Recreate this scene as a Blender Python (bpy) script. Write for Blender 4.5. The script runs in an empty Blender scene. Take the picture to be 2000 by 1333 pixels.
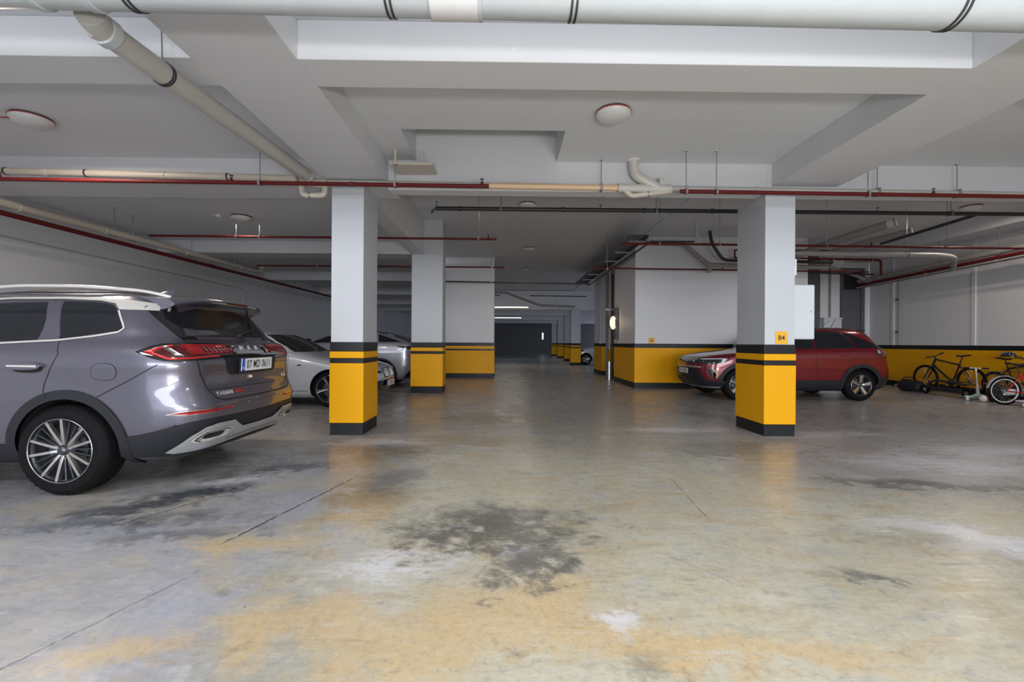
import bpy, bmesh, math, random
import numpy as np
from mathutils import Vector, Matrix
from mathutils.bvhtree import BVHTree
from mathutils.geometry import delaunay_2d_cdt
from mathutils.interpolate import poly_3d_calc

random.seed(7)
SC = bpy.context.scene
COL = SC.collection
PI = math.pi

# ------------------------------------------------------------------ camera
F_PX, EYE = 889.0, 1.2
cam_data = bpy.data.cameras.new('camera')
cam_data.sensor_width = 36.0
cam_data.lens = F_PX / 2000.0 * 36.0
cam_data.shift_y = 3.5 / 2000.0
cam_data.clip_start, cam_data.clip_end = 0.05, 200
cam = bpy.data.objects.new('camera', cam_data)
COL.objects.link(cam)
yaw, roll = 0.0124, 0.006
fwd = Vector((math.sin(yaw), math.cos(yaw), 0))
r0 = Vector((math.cos(yaw), -math.sin(yaw), 0))
u0 = Vector((0, 0, 1))
rt = math.cos(roll) * r0 + math.sin(roll) * u0
up = -math.sin(roll) * r0 + math.cos(roll) * u0
m = Matrix((rt, up, -fwd)).transposed().to_4x4()
m.translation = (0, 0, EYE)
cam.matrix_world = m
SC.camera = cam

# ------------------------------------------------------------------ world, light, exposure
SC.view_settings.view_transform = 'Standard'
SC.view_settings.look = 'None'
SC.view_settings.gamma = 1.0
SC.view_settings.use_curve_mapping = False
SC.view_settings.exposure = 0.0
world = bpy.data.worlds.new('daylight')
SC.world = world
world.use_nodes = True
wbg = world.node_tree.nodes['Background']
wbg.inputs['Color'].default_value = (0.74, 0.83, 1.0, 1)
wbg.inputs['Strength'].default_value = 0.9

def area(name, loc, target, sx, sy, power, color=(1, 1, 1), spread=PI):
    d = bpy.data.lights.new(name, 'AREA')
    d.shape = 'RECTANGLE'
    d.size, d.size_y, d.energy, d.color, d.spread = sx, sy, power, color, spread
    o = bpy.data.objects.new(name, d)
    COL.objects.link(o)
    o.location = loc
    o.rotation_euler = (Vector(target) - Vector(loc)).to_track_quat('-Z', 'Y').to_euler()
    return o
def point(name, loc, power, color=(1, 1, 1), r=0.12):
    d = bpy.data.lights.new(name, 'POINT')
    d.energy, d.color, d.shadow_soft_size = power, color, r
    o = bpy.data.objects.new(name, d)
    COL.objects.link(o)
    o.location = loc
    return o
# daylight coming in through the wide entrance behind the camera, and its bounce off the sunlit drive
area('entrance_daylight', (1.5, -40.0, 3.7), (1.5, 8.0, 1.6), 44.0, 7.0, 9500, (0.90, 0.95, 1.0))
area('drive_bounce', (1.6, -3.4, 0.32), (0.8, 5.0, 2.6), 4.0, 0.4, 215, (1.0, 0.98, 0.96))
# added fill lights, unseen above and behind the camera, brightening floor and ceiling
for lx in (-4.5, 0.5, 5.5): area('unseen_bay_fill', (lx, -0.4, 3.5), (lx, 0.6, 0), 1.6, 1.0, 150, (0.97, 0.98, 1.0))

# ------------------------------------------------------------------ object helpers
def tag(o, label=None, cat=None, group=None, kind=None):
    if label: o['label'] = label
    if cat: o['category'] = cat
    if group: o['group'] = group
    if kind: o['kind'] = kind
    return o
def thing(name, label, cat, loc=(0, 0, 0), rz=0.0, group=None):
    o = bpy.data.objects.new(name, None)
    o.empty_display_size = 0.1
    COL.objects.link(o)
    o.location = loc
    o.rotation_euler = (0, 0, rz)
    return tag(o, label, cat, group)
def link(name, me, parent=None, loc=None):
    o = bpy.data.objects.new(name, me)
    COL.objects.link(o)
    if parent is not None: o.parent = parent
    if loc is not None: o.location = loc
    return o
def obj(name, bm, m, parent=None, loc=None, smooth=False):
    me = bpy.data.meshes.new(name)
    bm.normal_update()
    bm.to_mesh(me)
    bm.free()
    for mm in (m if isinstance(m, (list, tuple)) else [m]): me.materials.append(mm)
    if smooth: me.shade_smooth()
    if smooth == 'auto': me.set_sharp_from_angle(angle=math.radians(35))
    return link(name, me, parent, loc)
def copy_tree(o, parent=None):
    c = o.copy()
    COL.objects.link(c)
    c.parent = parent
    for ch in list(o.children): copy_tree(ch, c)
    return c
def NB(): return bmesh.new()
def add_box(bm, x0, x1, y0, y1, z0, z1, bev=0.0):
    vs = [bm.verts.new(p) for p in ((x0, y0, z0), (x1, y0, z0), (x1, y1, z0), (x0, y1, z0), (x0, y0, z1), (x1, y0, z1), (x1, y1, z1), (x0, y1, z1))]
    fs = [bm.faces.new([vs[i] for i in f]) for f in ((0, 3, 2, 1), (4, 5, 6, 7), (0, 1, 5, 4), (1, 2, 6, 5), (2, 3, 7, 6), (3, 0, 4, 7))]
    if bev:
        es = list({e for f in fs for e in f.edges})
        bmesh.ops.bevel(bm, geom=es, offset=bev, segments=2, profile=0.5, affect='EDGES')
    return bm
def box(x0, x1, y0, y1, z0, z1, bev=0.0): return add_box(NB(), x0, x1, y0, y1, z0, z1, bev)
def frame_of(t):
    t = Vector(t).normalized()
    a = Vector((0, 0, 1)) if abs(t.z) < 0.9 else Vector((1, 0, 0))
    u = t.cross(a).normalized()
    return u, u.cross(t).normalized()
def fillet(pts, r, n=6):
    pts = [Vector(p) for p in pts]
    if r <= 0 or len(pts) < 3: return pts
    out = [pts[0]]
    for i in range(1, len(pts) - 1):
        a, b, c = pts[i - 1], pts[i], pts[i + 1]
        d1, d2 = (a - b), (c - b)
        k = min(r, d1.length * 0.48, d2.length * 0.48)
        p, q = b + d1.normalized() * k, b + d2.normalized() * k
        for j in range(n + 1):
            t = j / n
            out.append((1 - t) ** 2 * p + 2 * t * (1 - t) * b + t * t * q)
    return out + [pts[-1]]
def add_tube(bm, pts, r, seg=12, bend=0.0, cap=True, n=6):
    pts = fillet(pts, bend, n)
    u, v = frame_of(pts[1] - pts[0])
    rings = []
    for i, p in enumerate(pts):
        t = (pts[min(i + 1, len(pts) - 1)] - pts[max(i - 1, 0)]).normalized()
        u = (u - t * u.dot(t)).normalized()
        v = t.cross(u)
        rr = r[i] if isinstance(r, (list, tuple)) else r
        rings.append([bm.verts.new(p + (u * math.cos(k * 2 * PI / seg) + v * math.sin(k * 2 * PI / seg)) * rr) for k in range(seg)])
    for a, b in zip(rings, rings[1:]):
        for k in range(seg): bm.faces.new((a[k], a[(k + 1) % seg], b[(k + 1) % seg], b[k]))
    if cap:
        bm.faces.new(rings[0][::-1]); bm.faces.new(rings[-1])
    return bm
def tube(pts, r, seg=12, bend=0.0, n=6): return add_tube(NB(), pts, r, seg, bend, True, n)
def add_lathe(bm, prof, c=(0, 0, 0), axis=(0, 0, 1), seg=24, a0=0.0, a1=2 * PI, wob=None):
    """prof: (radius, height) pairs revolved about axis through c"""
    ax = Vector(axis).normalized()
    u, v = frame_of(ax)
    c = Vector(c)
    full = abs(a1 - a0 - 2 * PI) < 1e-6
    n = seg if full else seg + 1
    rings = []
    for i, (r, h) in enumerate(prof):
        if r < 1e-6:
            rings.append([bm.verts.new(c + ax * h)])
        else:
            rings.append([bm.verts.new(c + ax * h + (u * math.cos(a0 + (a1 - a0) * k / seg) + v * math.sin(a0 + (a1 - a0) * k / seg)) * (r + (wob(i, k) if wob else 0))) for k in range(n)])
    for a, b in zip(rings, rings[1:]):
        for k in range(seg):
            q = (k + 1) % n
            if len(a) == 1 and len(b) == 1: continue
            if len(a) == 1: bm.faces.new((a[0], b[q], b[k]))
            elif len(b) == 1: bm.faces.new((a[k], a[q], b[0]))
            else: bm.faces.new((a[k], a[q], b[q], b[k]))
    return bm
def lathe(prof, c=(0, 0, 0), axis=(0, 0, 1), seg=24, **k): return add_lathe(NB(), prof, c, axis, seg, **k)
def add_ring(bm, c, axis, r, w, t, seg=24):
    """flat band (pipe clamp) round a pipe of radius r"""
    return add_lathe(bm, [(r, -w / 2), (r + t, -w / 2), (r + t, w / 2), (r, w / 2), (r, -w / 2)], c, axis, seg)
def prism(poly, h, origin, ux, uy, uz):
    """2-D outline extruded by h along uz"""
    bm = NB()
    o, ux, uy, uz = map(Vector, (origin, ux, uy, uz))
    lo = [bm.verts.new(o + ux * a + uy * b) for a, b in poly]
    hi = [bm.verts.new(o + ux * a + uy * b + uz * h) for a, b in poly]
    n = len(poly)
    bm.faces.new(lo[::-1]); bm.faces.new(hi)
    for i in range(n): bm.faces.new((lo[i], lo[(i + 1) % n], hi[(i + 1) % n], hi[i]))
    bmesh.ops.recalc_face_normals(bm, faces=bm.faces)
    return bm
def text_bm(s, size, origin, ux, uy, depth=0.002, align='CENTER', sx=1.0, spacing=1.0, shear=0.0, bold=0.0):
    c = bpy.data.curves.new('lettering', 'FONT')
    c.body, c.size, c.align_x, c.align_y = s, size, align, 'CENTER'
    c.extrude, c.space_character, c.shear, c.offset = depth / 2, spacing, shear, bold
    c.resolution_u = 3
    o = bpy.data.objects.new('lettering', c)
    COL.objects.link(o)
    dg = bpy.context.evaluated_depsgraph_get()
    me = bpy.data.meshes.new_from_object(o.evaluated_get(dg))
    bpy.data.objects.remove(o)
    bpy.data.curves.remove(c)
    bm = NB()
    bm.from_mesh(me)
    bpy.data.meshes.remove(me)
    o, ux, uy = map(Vector, (origin, ux, uy))
    uz = ux.cross(uy)
    for v in bm.verts: v.co = o + ux * v.co.x * sx + uy * v.co.y + uz * v.co.z
    return bm

# ------------------------------------------------------------------ materials
class NT:
    """small wrapper round a material's node tree"""
    def __init__(s, name):
        s.m = bpy.data.materials.new(name)
        s.m.use_nodes = True
        s.t = s.m.node_tree
        s.b = s.t.nodes['Principled BSDF']
        s.co = s.t.nodes.new('ShaderNodeTexCoord')
    def link(s, a, b): s.t.links.new(a, b)
    def sock(s, i, v):
        if hasattr(v, 'links'): s.link(v, i)
        elif isinstance(v, (tuple, list)) and len(v) == 3 and i.type == 'RGBA': i.default_value = (*v, 1)
        else: i.default_value = v
    def math(s, op, a, b=0.0, c=None, clamp=False):
        n = s.t.nodes.new('ShaderNodeMath')
        n.operation, n.use_clamp = op, clamp
        s.sock(n.inputs[0], a); s.sock(n.inputs[1], b)
        if c is not None: s.sock(n.inputs[2], c)
        return n.outputs[0]
    def mix(s, f, a, b, mode='MIX'):
        n = s.t.nodes.new('ShaderNodeMix')
        n.data_type, n.blend_type = 'RGBA', mode
        s.sock(n.inputs[0], f); s.sock(n.inputs[6], a); s.sock(n.inputs[7], b)
        return n.outputs[2]
    def ramp(s, v, lo, hi, a=0.0, b=1.0, smooth=True):
        n = s.t.nodes.new('ShaderNodeMapRange')
        n.interpolation_type = 'SMOOTHSTEP' if smooth else 'LINEAR'
        s.sock(n.inputs[0], v)
        for i, x in zip((1, 2, 3, 4), (lo, hi, a, b)): s.sock(n.inputs[i], x)
        return n.outputs[0]
    def mapping(s, scale=(1, 1, 1), loc=(0, 0, 0), rot=(0, 0, 0), src='Object'):
        n = s.t.nodes.new('ShaderNodeMapping')
        s.link(s.co.outputs[src], n.inputs[0])
        n.inputs['Location'].default_value, n.inputs['Rotation'].default_value, n.inputs['Scale'].default_value = loc, rot, scale
        return n.outputs[0]
    def noise(s, vec, scale, detail=4.0, rough=0.55, dist=0.0):
        n = s.t.nodes.new('ShaderNodeTexNoise')
        s.link(vec, n.inputs['Vector'])
        n.inputs['Scale'].default_value, n.inputs['Detail'].default_value = scale, detail
        n.inputs['Roughness'].default_value, n.inputs['Distortion'].default_value = rough, dist
        return n.outputs['Fac']
    def bump(s, h, strength, dist=0.01):
        n = s.t.nodes.new('ShaderNodeBump')
        n.inputs['Strength'].default_value, n.inputs['Distance'].default_value = strength, dist
        s.sock(n.inputs['Height'], h)
        s.link(n.outputs[0], s.b.inputs['Normal'])
    def set(s, **k):
        for key, v in k.items(): s.sock(s.b.inputs[key.replace('_', ' ')], v)
        return s.m
def mat(name, col, rough=0.5, metal=0.0, coat=0.0, var=0.06, vscale=6.0, bump=0.0, bscale=60.0, emit=0.0, spec=0.5):
    n = NT(name)
    vec = n.mapping()
    f = n.noise(vec, vscale, 5)
    dark = tuple(c * (1 - var) for c in col)
    light = tuple(min(1, c * (1 + var)) for c in col)
    c = n.mix(f, dark, light)
    n.set(Base_Color=c, Roughness=rough, Metallic=metal, Coat_Weight=coat, Coat_Roughness=0.04, Specular_IOR_Level=spec)
    if bump: n.bump(n.noise(vec, bscale, 4), bump, 0.004)
    if emit:
        n.sock(n.b.inputs['Emission Color'], col)
        n.b.inputs['Emission Strength'].default_value = emit
    return n.m
def glass_dark(name, col=(0.012, 0.013, 0.016), rough=0.03):
    n = NT(name)
    f = n.noise(n.mapping(), 3.0, 2)
    return n.set(Base_Color=n.mix(f, col, tuple(c * 1.5 for c in col)), Roughness=rough, Specular_IOR_Level=0.4, IOR=1.5)
def painted_plaster(name, col, rough=0.55, streak=0.05):
    n = NT(name)
    v = n.mapping()
    f = n.noise(v, 0.7, 5, 0.6)
    g = n.noise(n.mapping((2.0, 2.0, 14.0)), 1.2, 3)
    c = n.mix(f, tuple(x * (1 - streak) for x in col), tuple(min(1, x * (1 + streak * 0.4)) for x in col))
    c = n.mix(n.ramp(g, 0.62, 0.8, 0.0, 0.10), c, tuple(x * 0.75 for x in col))
    n.bump(n.noise(v, 16.0, 5, 0.65), 0.25, 0.004)
    return n.set(Base_Color=c, Roughness=rough)
def painted_concrete(name, col):
    """white emulsion over board-marked concrete: faint board lines, chips, small white scuffs"""
    n = NT(name)
    v = n.mapping()
    f = n.noise(v, 0.5, 5, 0.6)
    boards = n.noise(n.mapping((0.35, 7.0, 7.0)), 1.0, 3, 0.5)
    c = n.mix(f, tuple(x * 0.94 for x in col), col)
    c = n.mix(n.ramp(boards, 0.35, 0.7, 0.0, 0.10), c, tuple(x * 0.82 for x in col))
    chip = n.noise(n.mapping((3.0, 9.0, 9.0)), 2.2, 3, 0.5)
    c = n.mix(n.ramp(chip, 0.73, 0.76, 0.0, 0.5), c, tuple(min(1, x * 1.18) for x in col))
    n.bump(n.math('ADD', n.noise(v, 9.0, 5, 0.65), n.math('MULTIPLY', boards, 0.8)), 0.22, 0.006)
    return n.set(Base_Color=c, Roughness=0.6)
def band_paint(name, col, rough=0.28, wear=(0.35, 0.35, 0.35), amount=0.25):
    n = NT(name)
    v = n.mapping()
    f = n.noise(v, 1.5, 4)
    c = n.mix(f, tuple(x * 0.92 for x in col), col)
    w = n.noise(n.mapping((1, 1, 2.2)), 9.0, 6, 0.7)
    c = n.mix(n.ramp(w, 0.66, 0.74, 0.0, amount), c, wear)
    n.bump(n.noise(v, 22.0, 4), 0.12, 0.003)
    return n.set(Base_Color=c, Roughness=n.ramp(w, 0.3, 0.8, rough * 0.9, rough * 1.5), Specular_IOR_Level=0.22)
def car_paint(name, col, metal=0.55, rough=0.32, flake=0.05):
    n = NT(name)
    f = n.noise(n.mapping(), 900.0, 1)
    c = n.mix(f, tuple(x * (1 - flake * 3) for x in col), tuple(min(1, x * (1 + flake * 3)) for x in col))
    return n.set(Base_Color=c, Metallic=metal, Roughness=rough, Coat_Weight=1.0, Coat_Roughness=0.02)
# ------------------------------------------------------------------ floor material
def floor_material():
    n = NT('worn_power_floated_concrete')
    v = n.mapping()
    sep = n.t.nodes.new('ShaderNodeSeparateXYZ')
    n.link(v, sep.inputs[0])
    X, Y = sep.outputs[0], sep.outputs[1]
    big = n.noise(n.mapping(loc=(3, 1, 0)), 0.55, 6, 0.62, 0.4)
    mid = n.noise(n.mapping(loc=(7, 4, 0)), 1.7, 7, 0.65, 0.6)
    fine = n.noise(n.mapping(loc=(1, 9, 0)), 7.0, 8, 0.7, 0.3)
    grain = n.noise(v, 60.0, 4, 0.7)
    # trowel streaks run mostly across the lane
    streak = n.noise(n.mapping((1.2, 7.0, 1), rot=(0, 0, 0.12)), 1.6, 6, 0.65, 0.8)
    wx = n.math('ADD', X, n.math('MULTIPLY', n.math('SUBTRACT', mid, 0.5), 0.9))
    wy = n.math('ADD', Y, n.math('MULTIPLY', n.math('SUBTRACT', fine, 0.5), 0.5))
    wy = n.math('ADD', wy, n.math('MULTIPLY', n.math('SUBTRACT', mid, 0.5), 0.5))
    def blob(cx, cy, rx, ry, rot=0.0, soft=0.6, brk=0.5, tex=None):
        c, s = math.cos(rot), math.sin(rot)
        dx, dy = n.math('SUBTRACT', wx, cx), n.math('SUBTRACT', wy, cy)
        a = n.math('ADD', n.math('MULTIPLY', dx, c / rx), n.math('MULTIPLY', dy, s / rx))
        b = n.math('ADD', n.math('MULTIPLY', dx, -s / ry), n.math('MULTIPLY', dy, c / ry))
        d = n.math('SQRT', n.math('ADD', n.math('MULTIPLY', a, a), n.math('MULTIPLY', b, b)))
        if brk: d = n.math('ADD', d, n.math('MULTIPLY', n.math('SUBTRACT', 0.5, tex if tex is not None else fine), brk * 2))
        return n.ramp(d, 1.0 - soft, 1.0 + soft * 0.4, 1.0, 0.0)
    grey, tan, cool, pale = (0.39, 0.375, 0.32), (0.52, 0.44, 0.30), (0.39, 0.40, 0.455), (0.58, 0.57, 0.49)
    c = n.mix(n.ramp(big, 0.38, 0.62), grey, pale)
    # ochre staining of the drive lane
    c = n.mix(n.math('MULTIPLY', n.ramp(mid, 0.44, 0.64), 0.6), c, tan)
    lane = n.math('MULTIPLY', n.ramp(wx, -1.3, -0.3), n.ramp(wy, 7.0, 3.0))
    c = n.mix(n.math('MULTIPLY', lane, 0.55), c, (0.58, 0.53, 0.39))
    # bluish grey of the parking bays, left and far right
    left = n.ramp(wx, -0.75, -1.5)
    c = n.mix(n.math('MULTIPLY', left, n.ramp(mid, 0.66, 0.38, 0.25, 0.95)), c, cool)
    far = n.ramp(wy, 4.6, 7.5)  # floor colour darkened with depth, in place of daylight falling off
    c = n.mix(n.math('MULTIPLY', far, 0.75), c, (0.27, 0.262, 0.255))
    right = n.math('MULTIPLY', n.ramp(wx, 1.9, 3.2), n.ramp(wy, 3.0, 4.2))
    c = n.mix(n.math('MULTIPLY', right, 0.85), c, (0.40, 0.405, 0.42))
    cloud = n.noise(n.mapping((1.0, 1.7, 1), loc=(5, 3, 0)), 2.6, 9, 0.7, 0.5)
    c = n.mix(n.math('MULTIPLY', n.ramp(cloud, 0.50, 0.66), n.ramp(wx, -1.9, -0.9, 0.25, 0.60)), c, (0.50, 0.38, 0.22))
    c = n.mix(n.ramp(cloud, 0.48, 0.34, 0.0, 0.60), c, (0.44, 0.45, 0.44))
    cl2 = n.noise(n.mapping((1.0, 2.2, 1), loc=(8, 6, 0)), 4.5, 9, 0.72, 0.3)
    c = n.mix(n.ramp(cl2, 0.52, 0.68, 0.0, 0.45), c, (0.27, 0.265, 0.25))
    c = n.mix(n.ramp(cl2, 0.46, 0.32, 0.0, 0.40), c, (0.66, 0.63, 0.54))
    och = (0.62, 0.46, 0.25)
    for a in ((-0.85, 1.95, 0.35, 0.25, 0.3), (0.30, 2.22, 0.22, 0.15, 0.9), (0.62, 1.85, 0.4, 0.14, -0.4), (-1.5, 1.78, 0.3, 0.10, 0.2),
              (-0.95, 3.2, 0.18, 0.5, -0.25), (-1.55, 2.72, 0.35, 0.10, 0.1), (0.05, 2.0, 0.4, 0.3, 0.0), (-0.5, 1.75, 0.5, 0.25, 0), (1.1, 1.75, 0.5, 0.12, -0.2)):
        c = n.mix(n.math('MULTIPLY', blob(*a, soft=0.7, brk=0.9, tex=mid), 0.75), c, och)
    for a in ((-2.3, 2.8, 0.6, 0.25, 0.2), (-1.45, 2.1, 0.35, 0.25, 0.2), (-1.5, 3.35, 0.3, 0.35, 0.2), (-2.2, 3.9, 0.5, 0.25, 0.3)):
        c = n.mix(n.math('MULTIPLY', blob(*a, soft=0.8, brk=0.9, tex=streak), 0.8), c, (0.42, 0.43, 0.49))
    for a in ((-1.25, 4.9, 0.45, 0.5, -0.3), (-0.6, 5.6, 0.7, 0.35, 0.0), (-1.0, 3.55, 0.3, 0.35, -0.2), (-0.2, 7.2, 0.9, 0.6, 0.0)):
        c = n.mix(n.math('MULTIPLY', blob(*a, soft=0.8, brk=1.1, tex=mid), 0.65), c, (0.33, 0.24, 0.13))
    # pale cement dusting
    for a in ((4.5, 4.55, 1.0, 0.42, -0.12), (3.0, 2.75, 0.7, 0.3, -0.5), (-0.6, 2.45, 0.35, 0.22, 0.3), (0.58, 2.03, 0.10, 0.09, 0.0), (0.08, 2.62, 0.12, 0.10, 0.3), (2.3, 6.3, 0.8, 0.2, 0.0), (-1.6, 5.45, 0.7, 0.22, 0.1), (4.2, 6.0, 1.0, 0.25, 0.1), (-2.35, 3.92, 0.35, 0.10, 0.4), (5.6, 5.1, 1.2, 0.4, 0)):
        c = n.mix(n.math('MULTIPLY', blob(*a, soft=0.8, brk=1.0, tex=streak), 0.85), c, (0.74, 0.74, 0.77))
    # dark oil and tyre stains, plus shade painted under the SUV and before the right column
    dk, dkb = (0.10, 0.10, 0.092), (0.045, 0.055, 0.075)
    for a, k in (((-0.10, 2.98, 0.62, 0.42, 0.0), 0.88), ((0.18, 2.50, 0.30, 0.24, 0.6), 0.9), ((-2.42, 3.60, 0.42, 0.22, 0.55), 0.95), ((-2.75, 3.25, 0.35, 0.14, 0.3), 0.8), ((-2.05, 4.35, 0.5, 0.16, 0.35), 0.7), ((-2.0, 2.85, 0.5, 0.09, 0.2), 0.6), ((3.6, 3.85, 0.9, 0.16, -0.15), 0.75),
                 ((1.83, 2.32, 0.20, 0.09, -0.2), 0.7), ((-2.6, 3.0, 0.8, 0.12, 0.15), 0.6), ((-1.05, 3.95, 0.25, 0.5, -0.3), 0.5), ((2.5, 5.2, 0.7, 0.5, 0.1), 0.5), ((-1.3, 5.1, 0.9, 0.35, 0.1), 0.45),
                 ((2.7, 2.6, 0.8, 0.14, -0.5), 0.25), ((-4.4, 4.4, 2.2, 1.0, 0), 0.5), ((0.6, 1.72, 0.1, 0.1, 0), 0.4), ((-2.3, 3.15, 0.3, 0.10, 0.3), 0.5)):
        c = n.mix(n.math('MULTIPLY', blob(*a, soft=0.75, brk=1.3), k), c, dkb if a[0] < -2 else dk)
    c = n.mix(n.ramp(streak, 0.56, 0.78, 0.0, 0.55), c, tuple(x * 0.55 for x in grey))
    c = n.mix(n.math('MULTIPLY', n.ramp(streak, 0.44, 0.30), 0.35), c, (0.62, 0.62, 0.60))
    c = n.mix(n.ramp(fine, 0.56, 0.72, 0.0, 0.50), c, (0.19, 0.18, 0.16))
    c = n.mix(n.ramp(fine, 0.44, 0.30, 0.0, 0.45), c, (0.62, 0.61, 0.57))
    mott = n.noise(n.mapping(loc=(2, 5, 0)), 26.0, 9, 0.8, 0.0)
    c = n.mix(n.ramp(mott, 0.48, 0.74, 0.0, 0.62), c, (0.20, 0.185, 0.16))
    c = n.mix(n.ramp(mott, 0.48, 0.28, 0.0, 0.50), c, (0.68, 0.67, 0.64))
    hair = n.noise(n.mapping((2.0, 26.0, 1), rot=(0, 0, 0.2)), 1.5, 5, 0.7, 1.5)
    c = n.mix(n.ramp(hair, 0.60, 0.72, 0.0, 0.35), c, (0.20, 0.19, 0.17))
    c = n.mix(n.ramp(hair, 0.40, 0.30, 0.0, 0.35), c, (0.66, 0.66, 0.66))
    c = n.mix(n.ramp(grain, 0.60, 0.76, 0.0, 0.45), c, (0.12, 0.115, 0.10))
    pit = n.noise(n.mapping(loc=(4, 2, 0)), 38.0, 2, 0.5)
    pit = n.math('MULTIPLY', n.ramp(pit, 0.74, 0.78), n.ramp(n.noise(v, 1.3, 3), 0.50, 0.62))
    c = n.mix(n.math('MULTIPLY', pit, 0.8), c, (0.06, 0.055, 0.05))
    # white paint specks
    vor = n.t.nodes.new('ShaderNodeTexVoronoi')
    n.link(v, vor.inputs['Vector'])
    vor.inputs['Scale'].default_value = 3.4
    spk = n.ramp(n.math('ADD', vor.outputs['Distance'], n.math('MULTIPLY', fine, 0.05)), 0.055, 0.042)
    spk = n.math('MULTIPLY', spk, n.ramp(n.noise(v, 2.3, 2), 0.5, 0.58))
    c = n.mix(n.math('MULTIPLY', spk, 0.9), c, (0.78, 0.78, 0.75))
    # hairline shrinkage cracks
    def crack(ax, ay, bx, by, w, k):
        L = math.hypot(bx - ax, by - ay)
        tx, ty = (bx - ax) / L, (by - ay) / L
        jx = n.math('ADD', X, n.math('MULTIPLY', n.math('SUBTRACT', fine, 0.5), 0.05))
        dx, dy = n.math('SUBTRACT', jx, ax), n.math('SUBTRACT', Y, ay)
        along = n.math('ADD', n.math('MULTIPLY', dx, tx), n.math('MULTIPLY', dy, ty))
        off = n.math('ABSOLUTE', n.math('SUBTRACT', n.math('MULTIPLY', dx, ty), n.math('MULTIPLY', dy, tx)))
        line = n.ramp(off, w, w * 0.35)
        ends = n.math('MULTIPLY', n.ramp(along, -0.05, 0.1), n.ramp(along, L + 0.05, L - 0.1))
        brk = n.ramp(n.noise(v, 9.0, 3), 0.36, 0.5, 0.25, 1.0)
        return n.math('MULTIPLY', n.math('MULTIPLY', line, ends), n.math('MULTIPLY', brk, k))
    cr = None
    for a in ((-1.68, 2.70, -1.33, 4.05, 0.012, 0.9), (1.47, 4.05, 1.39, 3.1, 0.007, 0.6), (-1.86, 1.6, -1.6, 2.35, 0.01, 0.5), (-2.55, 2.95, -2.25, 3.5, 0.012, 0.7), (0.9, 2.6, 1.2, 2.2, 0.005, 0.4)):
        k = crack(*a)
        cr = k if cr is None else n.math('MAXIMUM', cr, k)
    c = n.mix(cr, c, (0.05, 0.045, 0.04))
    h = n.math('SUBTRACT', n.math('ADD', n.math('MULTIPLY', mid, 0.5), n.math('MULTIPLY', fine, 0.25)), n.math('MULTIPLY', cr, 0.5))
    n.bump(n.math('ADD', h, n.math('MULTIPLY', streak, 0.25)), 0.10, 0.02)
    rgh = n.ramp(n.math('ADD', n.math('MULTIPLY', mid, 0.6), n.math('MULTIPLY', streak, 0.4)), 0.35, 0.65, 0.20, 0.40)
    return n.set(Base_Color=c, Roughness=rgh, Specular_IOR_Level=0.55)

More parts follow.
